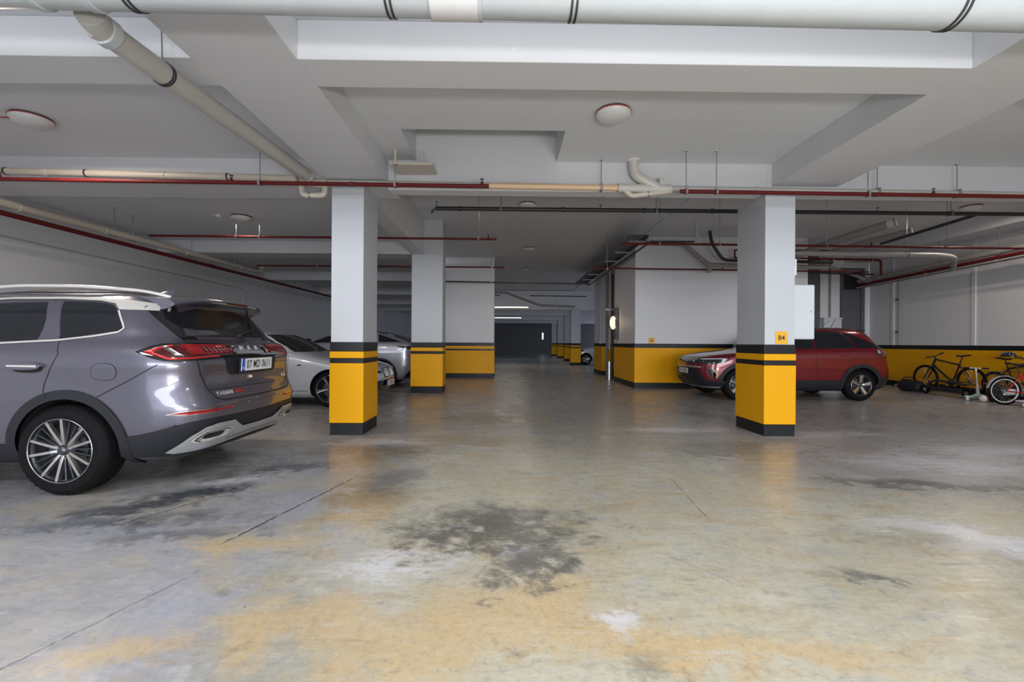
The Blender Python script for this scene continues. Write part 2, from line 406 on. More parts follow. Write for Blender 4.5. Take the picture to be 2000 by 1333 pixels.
M = dict(
    floor=floor_material(),
    soffit=painted_concrete('white_painted_soffit', (0.71, 0.73, 0.765)),
    beam=painted_concrete('white_painted_beam', (0.68, 0.69, 0.72)),
    wall=painted_plaster('white_wall_paint', (0.70, 0.70, 0.72)),
    column=painted_plaster('white_column_paint', (0.52, 0.54, 0.58), 0.5),
    yellow=band_paint('yellow_gloss_paint', (0.82, 0.385, 0.0), 0.45, (0.6, 0.33, 0.02), 0.15),
    black=band_paint('black_gloss_paint', (0.014, 0.014, 0.016), 0.32, (0.09, 0.09, 0.10), 0.35),
    base=band_paint('scuffed_black_base_paint', (0.014, 0.015, 0.017), 0.4, (0.28, 0.29, 0.30), 0.75),
    pvc=mat('grey_white_pvc', (0.50, 0.53, 0.55), 0.34, var=0.06),
    pvc_fit=mat('off_white_pvc_fitting', (0.60, 0.58, 0.53), 0.35, var=0.05),
    pvc_dull=mat('dusty_grey_pvc', (0.27, 0.26, 0.25), 0.5, var=0.15),
    pvc_cream=mat('cream_pvc', (0.56, 0.51, 0.43), 0.35, var=0.08),
    pvc_peach=mat('peach_pvc', (0.74, 0.52, 0.33), 0.4, var=0.05),
    pvc_grey=mat('dull_grey_pvc', (0.46, 0.45, 0.42), 0.4, var=0.08),
    red_pipe=mat('red_pipe_enamel', (0.11, 0.009, 0.009), 0.5, var=0.2, spec=0.25),
    black_pipe=mat('black_steel_pipe', (0.02, 0.021, 0.023), 0.4, var=0.2),
    steel=mat('zinc_steel', (0.42, 0.42, 0.43), 0.35, 0.9, var=0.12),
    dark_steel=mat('dark_clamp_steel', (0.10, 0.10, 0.11), 0.4, 0.8, var=0.15),
    brass=mat('dull_brass', (0.45, 0.30, 0.14), 0.35, 0.9),
    lamp_white=mat('opal_lamp_cover', (0.70, 0.69, 0.70), 0.3, var=0.02),
    lamp_red=mat('red_lamp_gasket', (0.45, 0.08, 0.05), 0.5),
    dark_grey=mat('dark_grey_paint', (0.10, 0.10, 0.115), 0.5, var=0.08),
    grey_box=mat('pale_grey_enamel', (0.60, 0.64, 0.66), 0.3, var=0.02),
    rubber=mat('tyre_rubber', (0.007, 0.007, 0.008), 0.65, var=0.2, bump=0.15, bscale=120, spec=0.12),
    plastic=mat('dark_grey_plastic', (0.018, 0.019, 0.024), 0.5, var=0.08, bump=0.06, bscale=400, spec=0.3),
    gloss_black=mat('gloss_black_trim', (0.010, 0.010, 0.012), 0.06, var=0.05, coat=0.5),
    chrome=mat('satin_chrome', (0.72, 0.69, 0.66), 0.16, 1.0, var=0.03),
    silver=mat('silver_paint', (0.42, 0.43, 0.45), 0.35, 0.35, coat=0.3, var=0.03),
    trim=mat('pale_satin_trim', (0.62, 0.60, 0.57), 0.3, 0.25, coat=0.3, var=0.03),
    alloy=mat('machined_alloy', (0.66, 0.62, 0.60), 0.22, 0.95, var=0.04),
    alloy_dark=mat('dark_alloy', (0.09, 0.10, 0.115), 0.28, 0.8, coat=0.4),
    glass=glass_dark('tinted_car_glass'),
    seam=mat('panel_gap', (0.006, 0.006, 0.008), 0.8),
    white_print=mat('white_plate', (0.78, 0.80, 0.84), 0.35, var=0.02),
    black_print=mat('black_print', (0.012, 0.012, 0.014), 0.5),
    blue_print=mat('blue_plate_band', (0.01, 0.09, 0.55), 0.4),
    red_lens=mat('red_lamp_lens', (0.30, 0.004, 0.008), 0.08, var=0.25, vscale=30, coat=0.6),
    red_lens_dark=mat('deep_red_lamp_lens', (0.06, 0.002, 0.004), 0.06, var=0.2, vscale=25, coat=0.6),
    red_lens_bright=mat('bright_red_lamp_strip', (0.55, 0.012, 0.012), 0.1, var=0.1, coat=0.6),
    head_lens=mat('smoked_headlamp', (0.03, 0.034, 0.04), 0.05, coat=0.6),
    head_white=mat('white_lamp_strip', (0.80, 0.82, 0.85), 0.15, coat=0.5),
)

# ------------------------------------------------------------------ the setting
def struct(name, bm, m, parent=None):
    o = obj(name, bm, m, parent)
    if parent is None: o['kind'] = 'structure'
    return o
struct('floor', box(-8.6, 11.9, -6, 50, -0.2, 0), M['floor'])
# white slabs between the beams
RX0, RX1, RY0 = -1.18, 0.64, 5.03                 # service recess in the slab of the middle bay
cb = NB()
for q in ((-8.4, 11.8, -3.7, RY0), (-8.4, RX0, RY0, 5.9), (RX1, 11.8, RY0, 5.9)): add_box(cb, *q, 3.55, 3.9)
c0 = struct('ceiling', cb, M['soffit'])
rb = NB()
add_box(rb, RX0 - 0.1, RX0, RY0 - 0.1, 6.0, 3.9, 4.6); add_box(rb, RX1, RX1 + 0.1, RY0 - 0.1, 6.0, 3.9, 4.6)
add_box(rb, RX0, RX1, RY0 - 0.1, RY0, 3.9, 4.6); add_box(rb, RX0 - 0.1, RX1 + 0.1, RY0 - 0.1, 6.0, 4.6, 4.7); add_box(rb, RX0, RX1, 5.9, 6.0, 4.1, 4.6)
obj('recess_lining', rb, M['beam'], c0)
struct('ceiling.001', box(-8.4, -2.27, 6.1, 50, 3.57, 3.9), M['soffit'])
struct('ceiling.002', box(-2.27, 3.62, 6.1, 50, 4.10, 4.4), M['soffit'])
struct('ceiling.003', box(3.62, 11.8, 6.1, 50, 4.07, 4.4), M['soffit'])
BZ = 3.26
for x0, x1 in ((-8.2, -2.31), (-1.54, 3.45), (4.30, 11.5)):
    struct('ceiling_beam', box(x0, x1, 3.336, 3.70, BZ, 3.55, 0.006), M['beam'])
for x0, x1 in ((-2.31, -1.54), (3.45, 4.30)):
    struct('ceiling_beam', box(x0, x1, -3.7, 5.9, BZ, 3.55, 0.006), M['beam'])
struct('ceiling_beam', box(-8.2, -2.31, 5.9, 6.6, 3.255, 3.57, 0.006), M['beam'])
struct('ceiling_beam', box(-2.31, -1.54, 5.9, 6.55, 3.262, 4.1), M['beam'])
struct('ceiling_beam', box(-1.54, 3.40, 5.9, 6.12, 3.17, 4.1, 0.006), M['beam'])
struct('ceiling_beam', box(3.40, 11.5, 5.9, 6.12, 3.165, 4.1, 0.006), M['beam'])
struct('ceiling_beam', box(-2.27, -1.96, 6.55, 10.80, 3.285, 4.1, 0.006), M['beam'])
struct('ceiling_beam', box(10.7, 11.5, 6.12, 14.3, 3.80, 4.07, 0.006), M['beam'])
for y in (10.80, 15.5, 20.0, 25.0, 30.0, 36.0):
    struct('ceiling_beam', box(-8.2, -2.27, y, y + 0.65, 3.285, 3.57), M['beam'])
for y in (25.0, 30.0, 36.0, 42.0):
    struct('ceiling_beam', box(-2.27, 11.5, y, y + 0.5, 3.02, 4.07), M['beam'])

def banded_wall(name, x0, x1, y0, y1, ztop, faces, m=None):
    """wall block with painted dado: base, yellow field, black band on the named faces"""
    w = struct(name, box(x0, x1, y0, y1, 0, ztop, 0.008), m or M['wall'])
    e = 0.004
    def strip(n, z0, z1, mm, proud):
        bm = NB()
        p = proud
        if 'front' in faces: add_box(bm, x0 - (p if 'left' in faces else 0), x1 + (p if 'right' in faces else 0), y0 - p, y0 + e, z0, z1)
        if 'left' in faces: add_box(bm, x0 - p, x0 + e, y0 + e, y1, z0, z1)
        if 'right' in faces: add_box(bm, x1 - e, x1 + p, y0 + e, y1, z0, z1)
        obj(n, bm, mm, w)
    strip('base_band', 0.0, 0.155, M['base'], 0.016)
    strip('yellow_panel', 0.155, 1.085, M['yellow'], 0.012)
    strip('black_band', 1.085, 1.20, M['black'], 0.014)
    return w
banded_wall('wall_right', 11.5, 11.8, -3.7, 14.3, 4.07, ('left',))
banded_wall('wall_lift_shaft', 3.44, 8.1, 12.14, 14.45, 4.07, ('front', 'left'))
banded_wall('wall_far_shaft', 3.62, 8.1, 17.18, 18.7, 4.07, ('front', 'left'))
pier = banded_wall('wall_pier', -2.08, -0.42, 15.5, 16.1, 4.10, ('front', 'right'))
obj('black_stripe', add_box(box(-2.08, -0.404, 15.484, 15.495, 0.93, 0.99), -0.414, -0.404, 15.495, 16.1, 0.93, 0.99), M['black'], pier)
struct('wall_left', box(-8.5, -8.2, -3.7, 50, 0, 3.9), M['wall'])
struct('wall_back', box(8.1, 11.5, 14.3, 14.6, 0, 4.07), M['wall'])
struct('wall_recess', box(4.6, 8.1, 14.45, 17.18, 0, 4.07), M['wall'])
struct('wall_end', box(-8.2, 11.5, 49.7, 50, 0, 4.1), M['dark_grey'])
# vertical plaster ribs on the right wall
for y in (13.35, 11.0):
    struct('trim_1', box(11.47, 11.5, y, y + 0.10, 1.20, 3.8, 0.006), M['wall'])
# doorway in the back wall
d = struct('door_1', box(10.62, 11.18, 14.25, 14.3, 0, 3.5, 0.004), M['dark_grey'])
obj('door_frame', add_box(add_box(box(10.56, 10.62, 14.22, 14.3, 0, 3.56), 11.18, 11.30, 14.22, 14.3, 0, 3.56), 10.56, 11.30, 14.22, 14.3, 3.56, 3.62), M['dark_grey'], d)
obj('transom', box(10.62, 11.18, 14.22, 14.25, 2.95, 3.5), M['plastic'], d)
# grey conduit casing on the back wall
struct('trim_2', box(9.46, 9.80, 14.1, 14.3, 0, 4.07, 0.01), M['dark_grey'])

def column(x0, x1, y0, y1, ztop, label, group=None, simple=False):
    t = thing('column', label, 'column', ((x0 + x1) / 2, (y0 + y1) / 2, 0), 0, group)
    hx, hy = (x1 - x0) / 2, (y1 - y0) / 2
    def seg(n, z0, z1, mm, p): return obj(n, box(-hx - p, hx + p, -hy - p, hy + p, z0, z1, 0.006), mm, t)
    seg('base', 0, 0.155, M['base'], 0.004)
    seg('yellow_panel', 0.155, 0.925, M['yellow'], 0.012)
    seg('black_stripe', 0.925, 0.99, M['black'], 0.010)
    seg('yellow_stripe', 0.99, 1.075, M['yellow'], 0.012)
    seg('black_band', 1.075, 1.195, M['black'], 0.009)
    seg('shaft', 1.195, ztop, M['column'], 0.0)
    return t
C1 = column(-2.26, -1.848, 5.89, 6.52, 3.262, 'white square column with yellow and black bands beside the grey SUV')
C2 = column(3.372, 3.767, 5.90, 6.62, 3.165, 'white column with yellow and black bands carrying the B4 sign')
C3 = column(-2.25, -1.515, 10.80, 11.30, 4.10, 'white banded column in the second row, right of the silver car')
for i, (a, b, y, s) in enumerate(((3.50, 4.01, 24.55, 'nearest'), (3.86, 4.57, 30.1, 'second'), (4.08, 4.55, 36.1, 'third'), (4.2, 4.65, 42.1, 'farthest'))):
    column(a, b, y, y + 0.5, 3.02, s + ' of the yellow-banded columns far down the dark lane')
column(-2.6, -2.1, 30.1, 30.6, 3.02, 'shadowed white column at the left of the dark lane')

# flat signs
def bay_sign(s, loc, w, h, label):
    t = thing('bay_sign', label, 'sign', loc)
    obj('plate', box(-w / 2, w / 2, -0.006, 0, 0, h, 0.002), mat('sign_yellow', (0.80, 0.40, 0.01), 0.4), t)
    obj('lettering', text_bm(s, h * 0.52, (0, -0.0065, h * 0.47), (1, 0, 0), (0, 0, 1), 0.001, sx=1.0, bold=0.0015), M['black_print'], t)
    return t
bay_sign('B4', (3.588, 5.90, 1.205), 0.165, 0.165, 'yellow bay sign lettered B4 on the right hand column')
bay_sign('B5', (3.885, 12.13, 1.205), 0.16, 0.155, 'small yellow bay sign on the wall above the red car')
# ------------------------------------------------------------------ cars
def pchip(xs, ys, x):
    xs, ys = np.asarray(xs, float), np.asarray(ys, float)
    h, d = np.diff(xs), np.diff(ys) / np.diff(xs)
    mm = np.zeros_like(ys)
    for i in range(1, len(xs) - 1):
        if d[i - 1] * d[i] > 0:
            w1, w2 = 2 * h[i] + h[i - 1], h[i] + 2 * h[i - 1]
            mm[i] = (w1 + w2) / (w1 / d[i - 1] + w2 / d[i])
    mm[0], mm[-1] = d[0], d[-1]
    i = int(np.clip(np.searchsorted(xs, x) - 1, 0, len(xs) - 2))
    t = (x - xs[i]) / h[i]
    return float((2 * t**3 - 3 * t**2 + 1) * ys[i] + (t**3 - 2 * t**2 + t) * h[i] * mm[i] + (-2 * t**3 + 3 * t**2) * ys[i + 1] + (t**3 - t**2) * h[i] * mm[i + 1])

class Body:
    """closed body skin built as a stack of plan outlines; rows: z, rear x, front x, half width, rear corner (len, depth), front corner (len, depth)"""
    def __init__(s, rows, n_exp=2.3):
        s.rows = np.array(rows, float)
        zs = set(s.rows[:, 0])
        a, b = s.rows[0, 0], s.rows[-1, 0]
        z = a
        while z < b:
            if min(abs(z - q) for q in zs) > 0.008: zs.add(round(z, 4))
            z += 0.02
        zs = sorted(zs)
        s.n_exp = n_exp
        bm = NB()
        rings = []
        for z in zs:
            pts = s.outline(z)
            full = pts + [(x, -y) for x, y in reversed(pts[1:-1])]
            rings.append([bm.verts.new((x, y, z)) for x, y in full])
        for r1, r2 in zip(rings, rings[1:]):
            n = len(r1)
            for k in range(n): bm.faces.new((r1[k], r2[k], r2[(k + 1) % n], r1[(k + 1) % n]))
        bm.faces.new(rings[0]); bm.faces.new(rings[-1][::-1])
        bmesh.ops.recalc_face_normals(bm, faces=bm.faces)
        s.bm = bm
        s.bvh = BVHTree.FromBMesh(bm)
        s.z0, s.z1 = zs[0], zs[-1]
    def outline(s, z):
        xr, xf, w, lr, rr, lf, rf = (pchip(s.rows[:, 0], s.rows[:, i], z) for i in range(1, 8))
        L = xf - xr
        lr, lf = min(lr, 0.47 * L), min(lf, 0.47 * L)
        rr, rf = min(rr, 0.92 * w), min(rf, 0.92 * w)
        e = 2.0 / s.n_exp
        pts = []
        br, bf = 0.05 * w, 0.10 * w
        for k in range(8):
            y = (w - rr) * k / 8
            pts.append((xr + br * (y / w) ** 2, y))
        xs = xr + br * ((w - rr) / w) ** 2
        for k in range(12):
            p = PI / 2 * k / 12
            pts.append((xs + lr * (1 - math.cos(p) ** e), (w - rr) + rr * math.sin(p) ** e))
        xe = xf - bf * ((w - rf) / w) ** 2
        a, b = xs + lr, xe - lf
        for k in range(30): pts.append((a + (b - a) * k / 30, w))
        for k in range(12):
            p = PI / 2 * (1 - k / 12)
            pts.append((xe - lf * (1 - math.cos(p) ** e), (w - rf) + rf * math.sin(p) ** e))
        for k in range(8):
            y = (w - rf) * (1 - k / 8)
            pts.append((xf - bf * (y / w) ** 2, y))
        pts.append((xf, 0))
        mid = (a + b) / 2
        return [(x, y * (1 - 0.02 * min(1, abs(x - mid) / (L / 2)) ** 2)) for x, y in pts]
    def smooth_normals(s, o):
        """give a laid-on panel the body's own smooth shading"""
        if not hasattr(s, 'fv'):
            s.bm.normal_update()
            s.bm.faces.ensure_lookup_table()
            s.fv = [([v.co.copy() for v in f.verts], [v.normal.copy() for v in f.verts], f.normal.copy()) for f in s.bm.faces]
        out = []
        for v in o.data.vertices:
            co, nn, i, d = s.bvh.find_nearest(v.co)
            P, N, fn = s.fv[i]
            w = poly_3d_calc(P, co) if len(P) < 6 else None
            n = sum((a * k for a, k in zip(N, w)), Vector()) if w else fn
            out.append(n.normalized() if n.length > 0 else fn)
        o.data.normals_split_custom_set_from_vertices(out)
        return o
    # --- ways of laying an outline on the skin
    def ray(s, o, d):
        h = s.bvh.ray_cast(Vector(o), Vector(d).normalized())
        return (h[0], h[1]) if h[0] is not None else None
    def side(s, sg): return lambda a, z: s.ray((a, sg * 3, z), (0, -sg, 0))
    def rear(s): return lambda y, z: s.ray((-6, y, z), (1, 0, 0))
    def front(s): return lambda y, z: s.ray((8, y, z), (-1, 0, 0))
    def top(s): return lambda x, y: s.ray((x, y, 4), (0, 0, -1))
    def wrap(s, ax, ay=0.0, fr=1):
        """angle in degrees about a vertical axis; 0 looks straight back (fr=-1) or ahead (fr=1), + towards the left side"""
        def f(a, z):
            t = math.radians(a)
            d = Vector((fr * math.cos(t), math.sin(t), 0))
            return s.ray(Vector((ax, ay, z)) + d * 5, -d)
        return f

def smooth_poly(pts, it=2):
    for _ in range(it):
        q = []
        for i in range(len(pts)):
            a, b = pts[i], pts[(i + 1) % len(pts)]
            q += [(a[0] * .75 + b[0] * .25, a[1] * .75 + b[1] * .25), (a[0] * .25 + b[0] * .75, a[1] * .25 + b[1] * .75)]
        pts = q
    return pts
def add_panel(bm, fn, poly, off=0.004, step=(0.05, 0.05), thick=0.012):
    """outline filled with a fine mesh and laid on the body skin, standing off by `off`, with a rim going in"""
    pts = []
    n = len(poly)
    for i in range(n):
        a, b = poly[i], poly[(i + 1) % n]
        k = max(1, int(math.ceil(max(abs(a[0] - b[0]) / step[0], abs(a[1] - b[1]) / step[1]))))
        for j in range(k): pts.append(Vector((a[0] + (b[0] - a[0]) * j / k, a[1] + (b[1] - a[1]) * j / k)))
    nb = len(pts)
    xs, ys = [p.x for p in pts], [p.y for p in pts]
    def inside(x, y):
        c = False
        for i in range(nb):
            p, q = pts[i], pts[i - 1]
            if (p.y > y) != (q.y > y) and x < (q.x - p.x) * (y - p.y) / (q.y - p.y) + p.x: c = not c
        return c
    grid = []
    x = min(xs) + step[0] * 0.5
    while x < max(xs):
        y = min(ys) + step[1] * 0.5
        while y < max(ys):
            if inside(x, y) and min((p.x - x) ** 2 / step[0] ** 2 + (p.y - y) ** 2 / step[1] ** 2 for p in pts) > 0.1: grid.append(Vector((x, y)))
            y += step[1]
        x += step[0]
    vs, es, fs, *_ = delaunay_2d_cdt([Vector((p.x / step[0], p.y / step[1])) for p in pts + grid], [(i, (i + 1) % nb) for i in range(nb)], [], 1, 1e-6)
    vs = [Vector((v.x * step[0], v.y * step[1])) for v in vs]
    top, low, hn = [], [], {}
    for v in vs:
        h = fn(v.x, v.y)
        if h is None:
            top.append(None); low.append(None); continue
        top.append(bm.verts.new(h[0] + h[1] * off))
        hn[top[-1]] = h[1]
        low.append(h[0] + h[1] * (off - thick))
    edges = {}
    nf = []
    for f in fs:
        if any(top[i] is None for i in f): continue
        try: nf.append(bm.faces.new([top[i] for i in f]))
        except ValueError: continue
        for i in range(len(f)):
            k = (f[i], f[(i + 1) % len(f)])
            edges[k] = 1
    rim = {}
    for (a, b) in list(edges):
        if (b, a) not in edges:
            for q in (a, b):
                if q not in rim: rim[q] = bm.verts.new(low[q])
            bm.faces.new((top[b], top[a], rim[a], rim[b]))
    for f in nf: f.smooth = True
    # make the faces point outward
    if nf:
        s = 0.0
        for f in nf:
            f.normal_update()
            k = f.calc_area()
            s += sum(f.normal.dot(hn[v]) for v in f.verts) * k
        if s < 0: bmesh.ops.reverse_faces(bm, faces=nf)
    return bm
def panel(fn, poly, **k): return add_panel(NB(), fn, poly, **k)
def strip_poly(pts, w):
    pts = [Vector(p) for p in pts]
    L, R = [], []
    for i, p in enumerate(pts):
        t = (pts[min(i + 1, len(pts) - 1)] - pts[max(i - 1, 0)]).normalized()
        nn = Vector((-t.y, t.x)) * w / 2
        L.append(tuple(p + nn)); R.append(tuple(p - nn))
    return L + R[::-1]
def ring_poly(cx, cz, r1, r2, a0, a1, n=28):
    A = [math.radians(a0 + (a1 - a0) * i / n) for i in range(n + 1)]
    return [(cx + r2 * math.cos(a), cz + r2 * math.sin(a)) for a in A] + [(cx + r1 * math.cos(a), cz + r1 * math.sin(a)) for a in reversed(A)]
def mirror_x(poly): return [(-a, b) for a, b in poly]

def skin(name, body, wells, paint, parent):
    """the painted body with the wheel wells cut out"""
    me = bpy.data.meshes.new(name)
    body.bm.to_mesh(me)
    me.materials.append(paint); me.materials.append(M['seam'])
    o = link(name, me)
    cut = NB()
    for (x, z, r, y, d) in wells:
        for s in (1, -1):
            add_lathe(cut, [(0, -d), (r, -d), (r, 0.6), (0, 0.6)], (x, s * y, z), (0, s, 0), 56)
    bmesh.ops.recalc_face_normals(cut, faces=cut.faces)
    for f in cut.faces: f.material_index = 1
    cm = bpy.data.meshes.new('well_cutter')
    cut.to_mesh(cm); cut.free()
    cm.materials.append(paint); cm.materials.append(M['seam'])
    co = link('well_cutter', cm)
    md = o.modifiers.new('wells', 'BOOLEAN')
    md.object, md.operation, md.solver = co, 'DIFFERENCE', 'EXACT'
    dg = bpy.context.evaluated_depsgraph_get()
    new = bpy.data.meshes.new_from_object(o.evaluated_get(dg))
    o.modifiers.clear()
    o.data = new
    new.name = name
    bpy.data.objects.remove(co)
    new.shade_smooth()
    new.set_sharp_from_angle(angle=math.radians(38))
    o.parent = parent
    return o

def wheel(parent, x, y, s, R, width, rim, style, spoke_m, dark_m):
    """tyre with rim, spokes, hub and brake disc; s = +1 left side, -1 right side; outer face at y"""
    w = width
    k = R - 0.012
    prof = [(rim - 0.012, -0.012), (rim + 0.004, 0.0), (rim + 0.022, 0.004), (rim + 0.03, 0.002), (rim + (R - rim) * 0.55, 0.006), (rim + (R - rim) * 0.62, 0.003), (R - 0.035, -0.006), (R - 0.014, -0.018), (R - 0.004, -0.034),
            (R, -0.05)]
    g = []
    a, b = -0.05, -w + 0.05
    for j in range(4):
        c = a + (b - a) * (j + 0.5) / 4
        g += [(R, c + 0.006), (R - 0.008, c + 0.004), (R - 0.008, c - 0.004), (R, c - 0.006)]
    prof += g + [(R, b), (R - 0.004, -w + 0.034), (R - 0.014, -w + 0.018), (R - 0.04, -w + 0.006), (rim + 0.03, -w), (rim - 0.012, -w + 0.015), (rim - 0.012, -0.012)]
    n_out = 10
    def wob(i, kk):
        return -0.006 if (6 < i < 10 and kk % 3 == 0) else 0
    t = obj('wheel', lathe([(r, h) for r, h in prof], (0, 0, 0), (0, 1, 0) if s > 0 else (0, -1, 0), 132, wob=wob), M['rubber'], parent, (x, y, R), 'auto')
    ax = (0, s, 0)
    obj('rim', lathe([(rim - 0.005, 0.002), (rim + 0.004, 0.004), (rim + 0.002, -0.004), (rim - 0.012, -0.012), (rim - 0.022, -0.05), (rim - 0.03, -w + 0.03)], (0, 0, 0), ax, 64), dark_m, t, None, True)
    obj('rim_lip', lathe([(rim - 0.003, -0.002), (rim - 0.002, 0.004), (rim + 0.001, 0.005), (rim + 0.003, 0.0)], (0, 0, 0), ax, 64), spoke_m, t, None, True)
    obj('brake_disc', lathe([(0.0, -0.07), (rim * 0.62, -0.07), (rim * 0.62, -0.09), (rim * 0.98, -0.14), (0.0, -0.15)], (0, 0, 0), ax, 40), M['dark_steel'], t)
    obj('hub_cap', lathe([(0.0, -0.004), (0.028, -0.006), (0.034, -0.012), (0.036, -0.03), (0.07, -0.045), (0.07, -0.06)], (0, 0, 0), ax, 24), dark_m, t, None, True)
    for k5 in range(5):
        an = 2 * PI * k5 / 5 + 0.3
        nuts = lathe([(0, -0.034), (0.009, -0.036), (0.011, -0.06)], (0.056 * math.cos(an), 0, 0.056 * math.sin(an)), ax, 6)
        obj('wheel_nut', nuts, M['steel'], t)
    def spoke(name, ang, r1, r2, w1, w2, d1, d2, th, mm, skew=0.0):
        bm = NB()
        a1, a2 = ang, ang + skew
        cs = []
        for i in range(5):
            f = i / 4
            r = r1 + (r2 - r1) * f
            aa = a1 + (a2 - a1) * f
            wd = w1 + (w2 - w1) * f
            dp = d1 + (d2 - d1) * f ** 0.7
            e, q = Vector((math.cos(aa), 0, math.sin(aa))), Vector((-math.sin(aa), 0, math.cos(aa)))
            y1, y2 = Vector((0, s * dp, 0)), Vector((0, s * (dp - th), 0))
            cs.append([bm.verts.new(e * r + q * wd / 2 + y1), bm.verts.new(e * r - q * wd / 2 + y1), bm.verts.new(e * r - q * wd * 0.8 + y2), bm.verts.new(e * r + q * wd * 0.8 + y2)])
        for A, B in zip(cs, cs[1:]):
            for i in range(4): bm.faces.new((A[i], A[(i + 1) % 4], B[(i + 1) % 4], B[i]))
        bm.faces.new(cs[0]); bm.faces.new(cs[-1][::-1])
        bmesh.ops.recalc_face_normals(bm, faces=bm.faces)
        bmesh.ops.bevel(bm, geom=bm.edges, offset=0.0012, segments=1, affect='EDGES')
        obj(name, bm, mm, t)
    if style == 'multi':
        for i in range(5):
            b0 = PI / 2 + 2 * PI * i / 5
            spoke('spoke', b0, 0.04, rim - 0.004, 0.020, 0.019, -0.028, -0.002, 0.03, spoke_m)
            spoke('spoke', b0 - math.radians(28), 0.04, rim - 0.004, 0.020, 0.019, -0.028, -0.002, 0.03, spoke_m)
            for q in (14.0, 29.0): spoke('spoke', b0 + math.radians(q), 0.055, rim - 0.006, 0.009, 0.008, -0.034, -0.016, 0.02, dark_m)
            spoke('spoke', b0 - math.radians(14), 0.05, rim * 0.45, 0.02, 0.012, -0.05, -0.05, 0.02, dark_m)
    elif style == 'five':
        for i in range(5):
            b0 = PI / 2 + 2 * PI * i / 5 + 0.1
            spoke('spoke', b0, 0.035, rim - 0.004, 0.036, 0.062, -0.03, -0.004, 0.03, spoke_m)
            spoke('spoke', b0 + math.radians(16), 0.05, rim - 0.006, 0.012, 0.02, -0.04, -0.016, 0.02, dark_m)
    else:
        for i in range(5):
            b0 = PI / 2 + 2 * PI * i / 5 + 0.35
            spoke('spoke', b0, 0.04, rim - 0.004, 0.020, 0.016, -0.03, -0.003, 0.025, dark_m, 0.10)
            spoke('spoke', b0 + 0.12, 0.04, rim - 0.004, 0.016, 0.014, -0.03, -0.003, 0.02, spoke_m, 0.12)
    return t

def plate(parent, s, origin, ux, uy, w=0.52, h=0.112):
    ux, uy = Vector(ux), Vector(uy)
    uz = ux.cross(uy)
    o = Vector(origin)
    def rect(x0, x1, y0, y1, d0, d1): return prism([(x0, y0), (x1, y0), (x1, y1), (x0, y1)], d1 - d0, o + uz * d0, ux, uy, uz)
    p = obj('number_plate', rect(-w / 2, w / 2, -h / 2, h / 2, 0, 0.006), M['white_print'], parent)
    obj('plate_holder', rect(-w / 2 - 0.012, w / 2 + 0.012, -h / 2 - 0.022, h / 2 + 0.01, -0.012, 0.0), M['plastic'], p)
    obj('blue_band', rect(-w / 2, -w / 2 + 0.045, -h / 2, h / 2, 0.006, 0.0065), M['blue_print'], p)
    obj('country_letters', text_bm('TR', 0.028, o + uz * 0.0068 - ux * (w / 2 - 0.0225) - uy * 0.032, ux, uy, 0.0006), M['white_print'], p)
    obj('plate_lettering', text_bm(s, h * 0.92, o + uz * 0.0068 + ux * 0.024 - uy * 0.002, ux, uy, 0.0008, sx=0.72, spacing=1.12, bold=0.0012), M['black_print'], p)
    return p

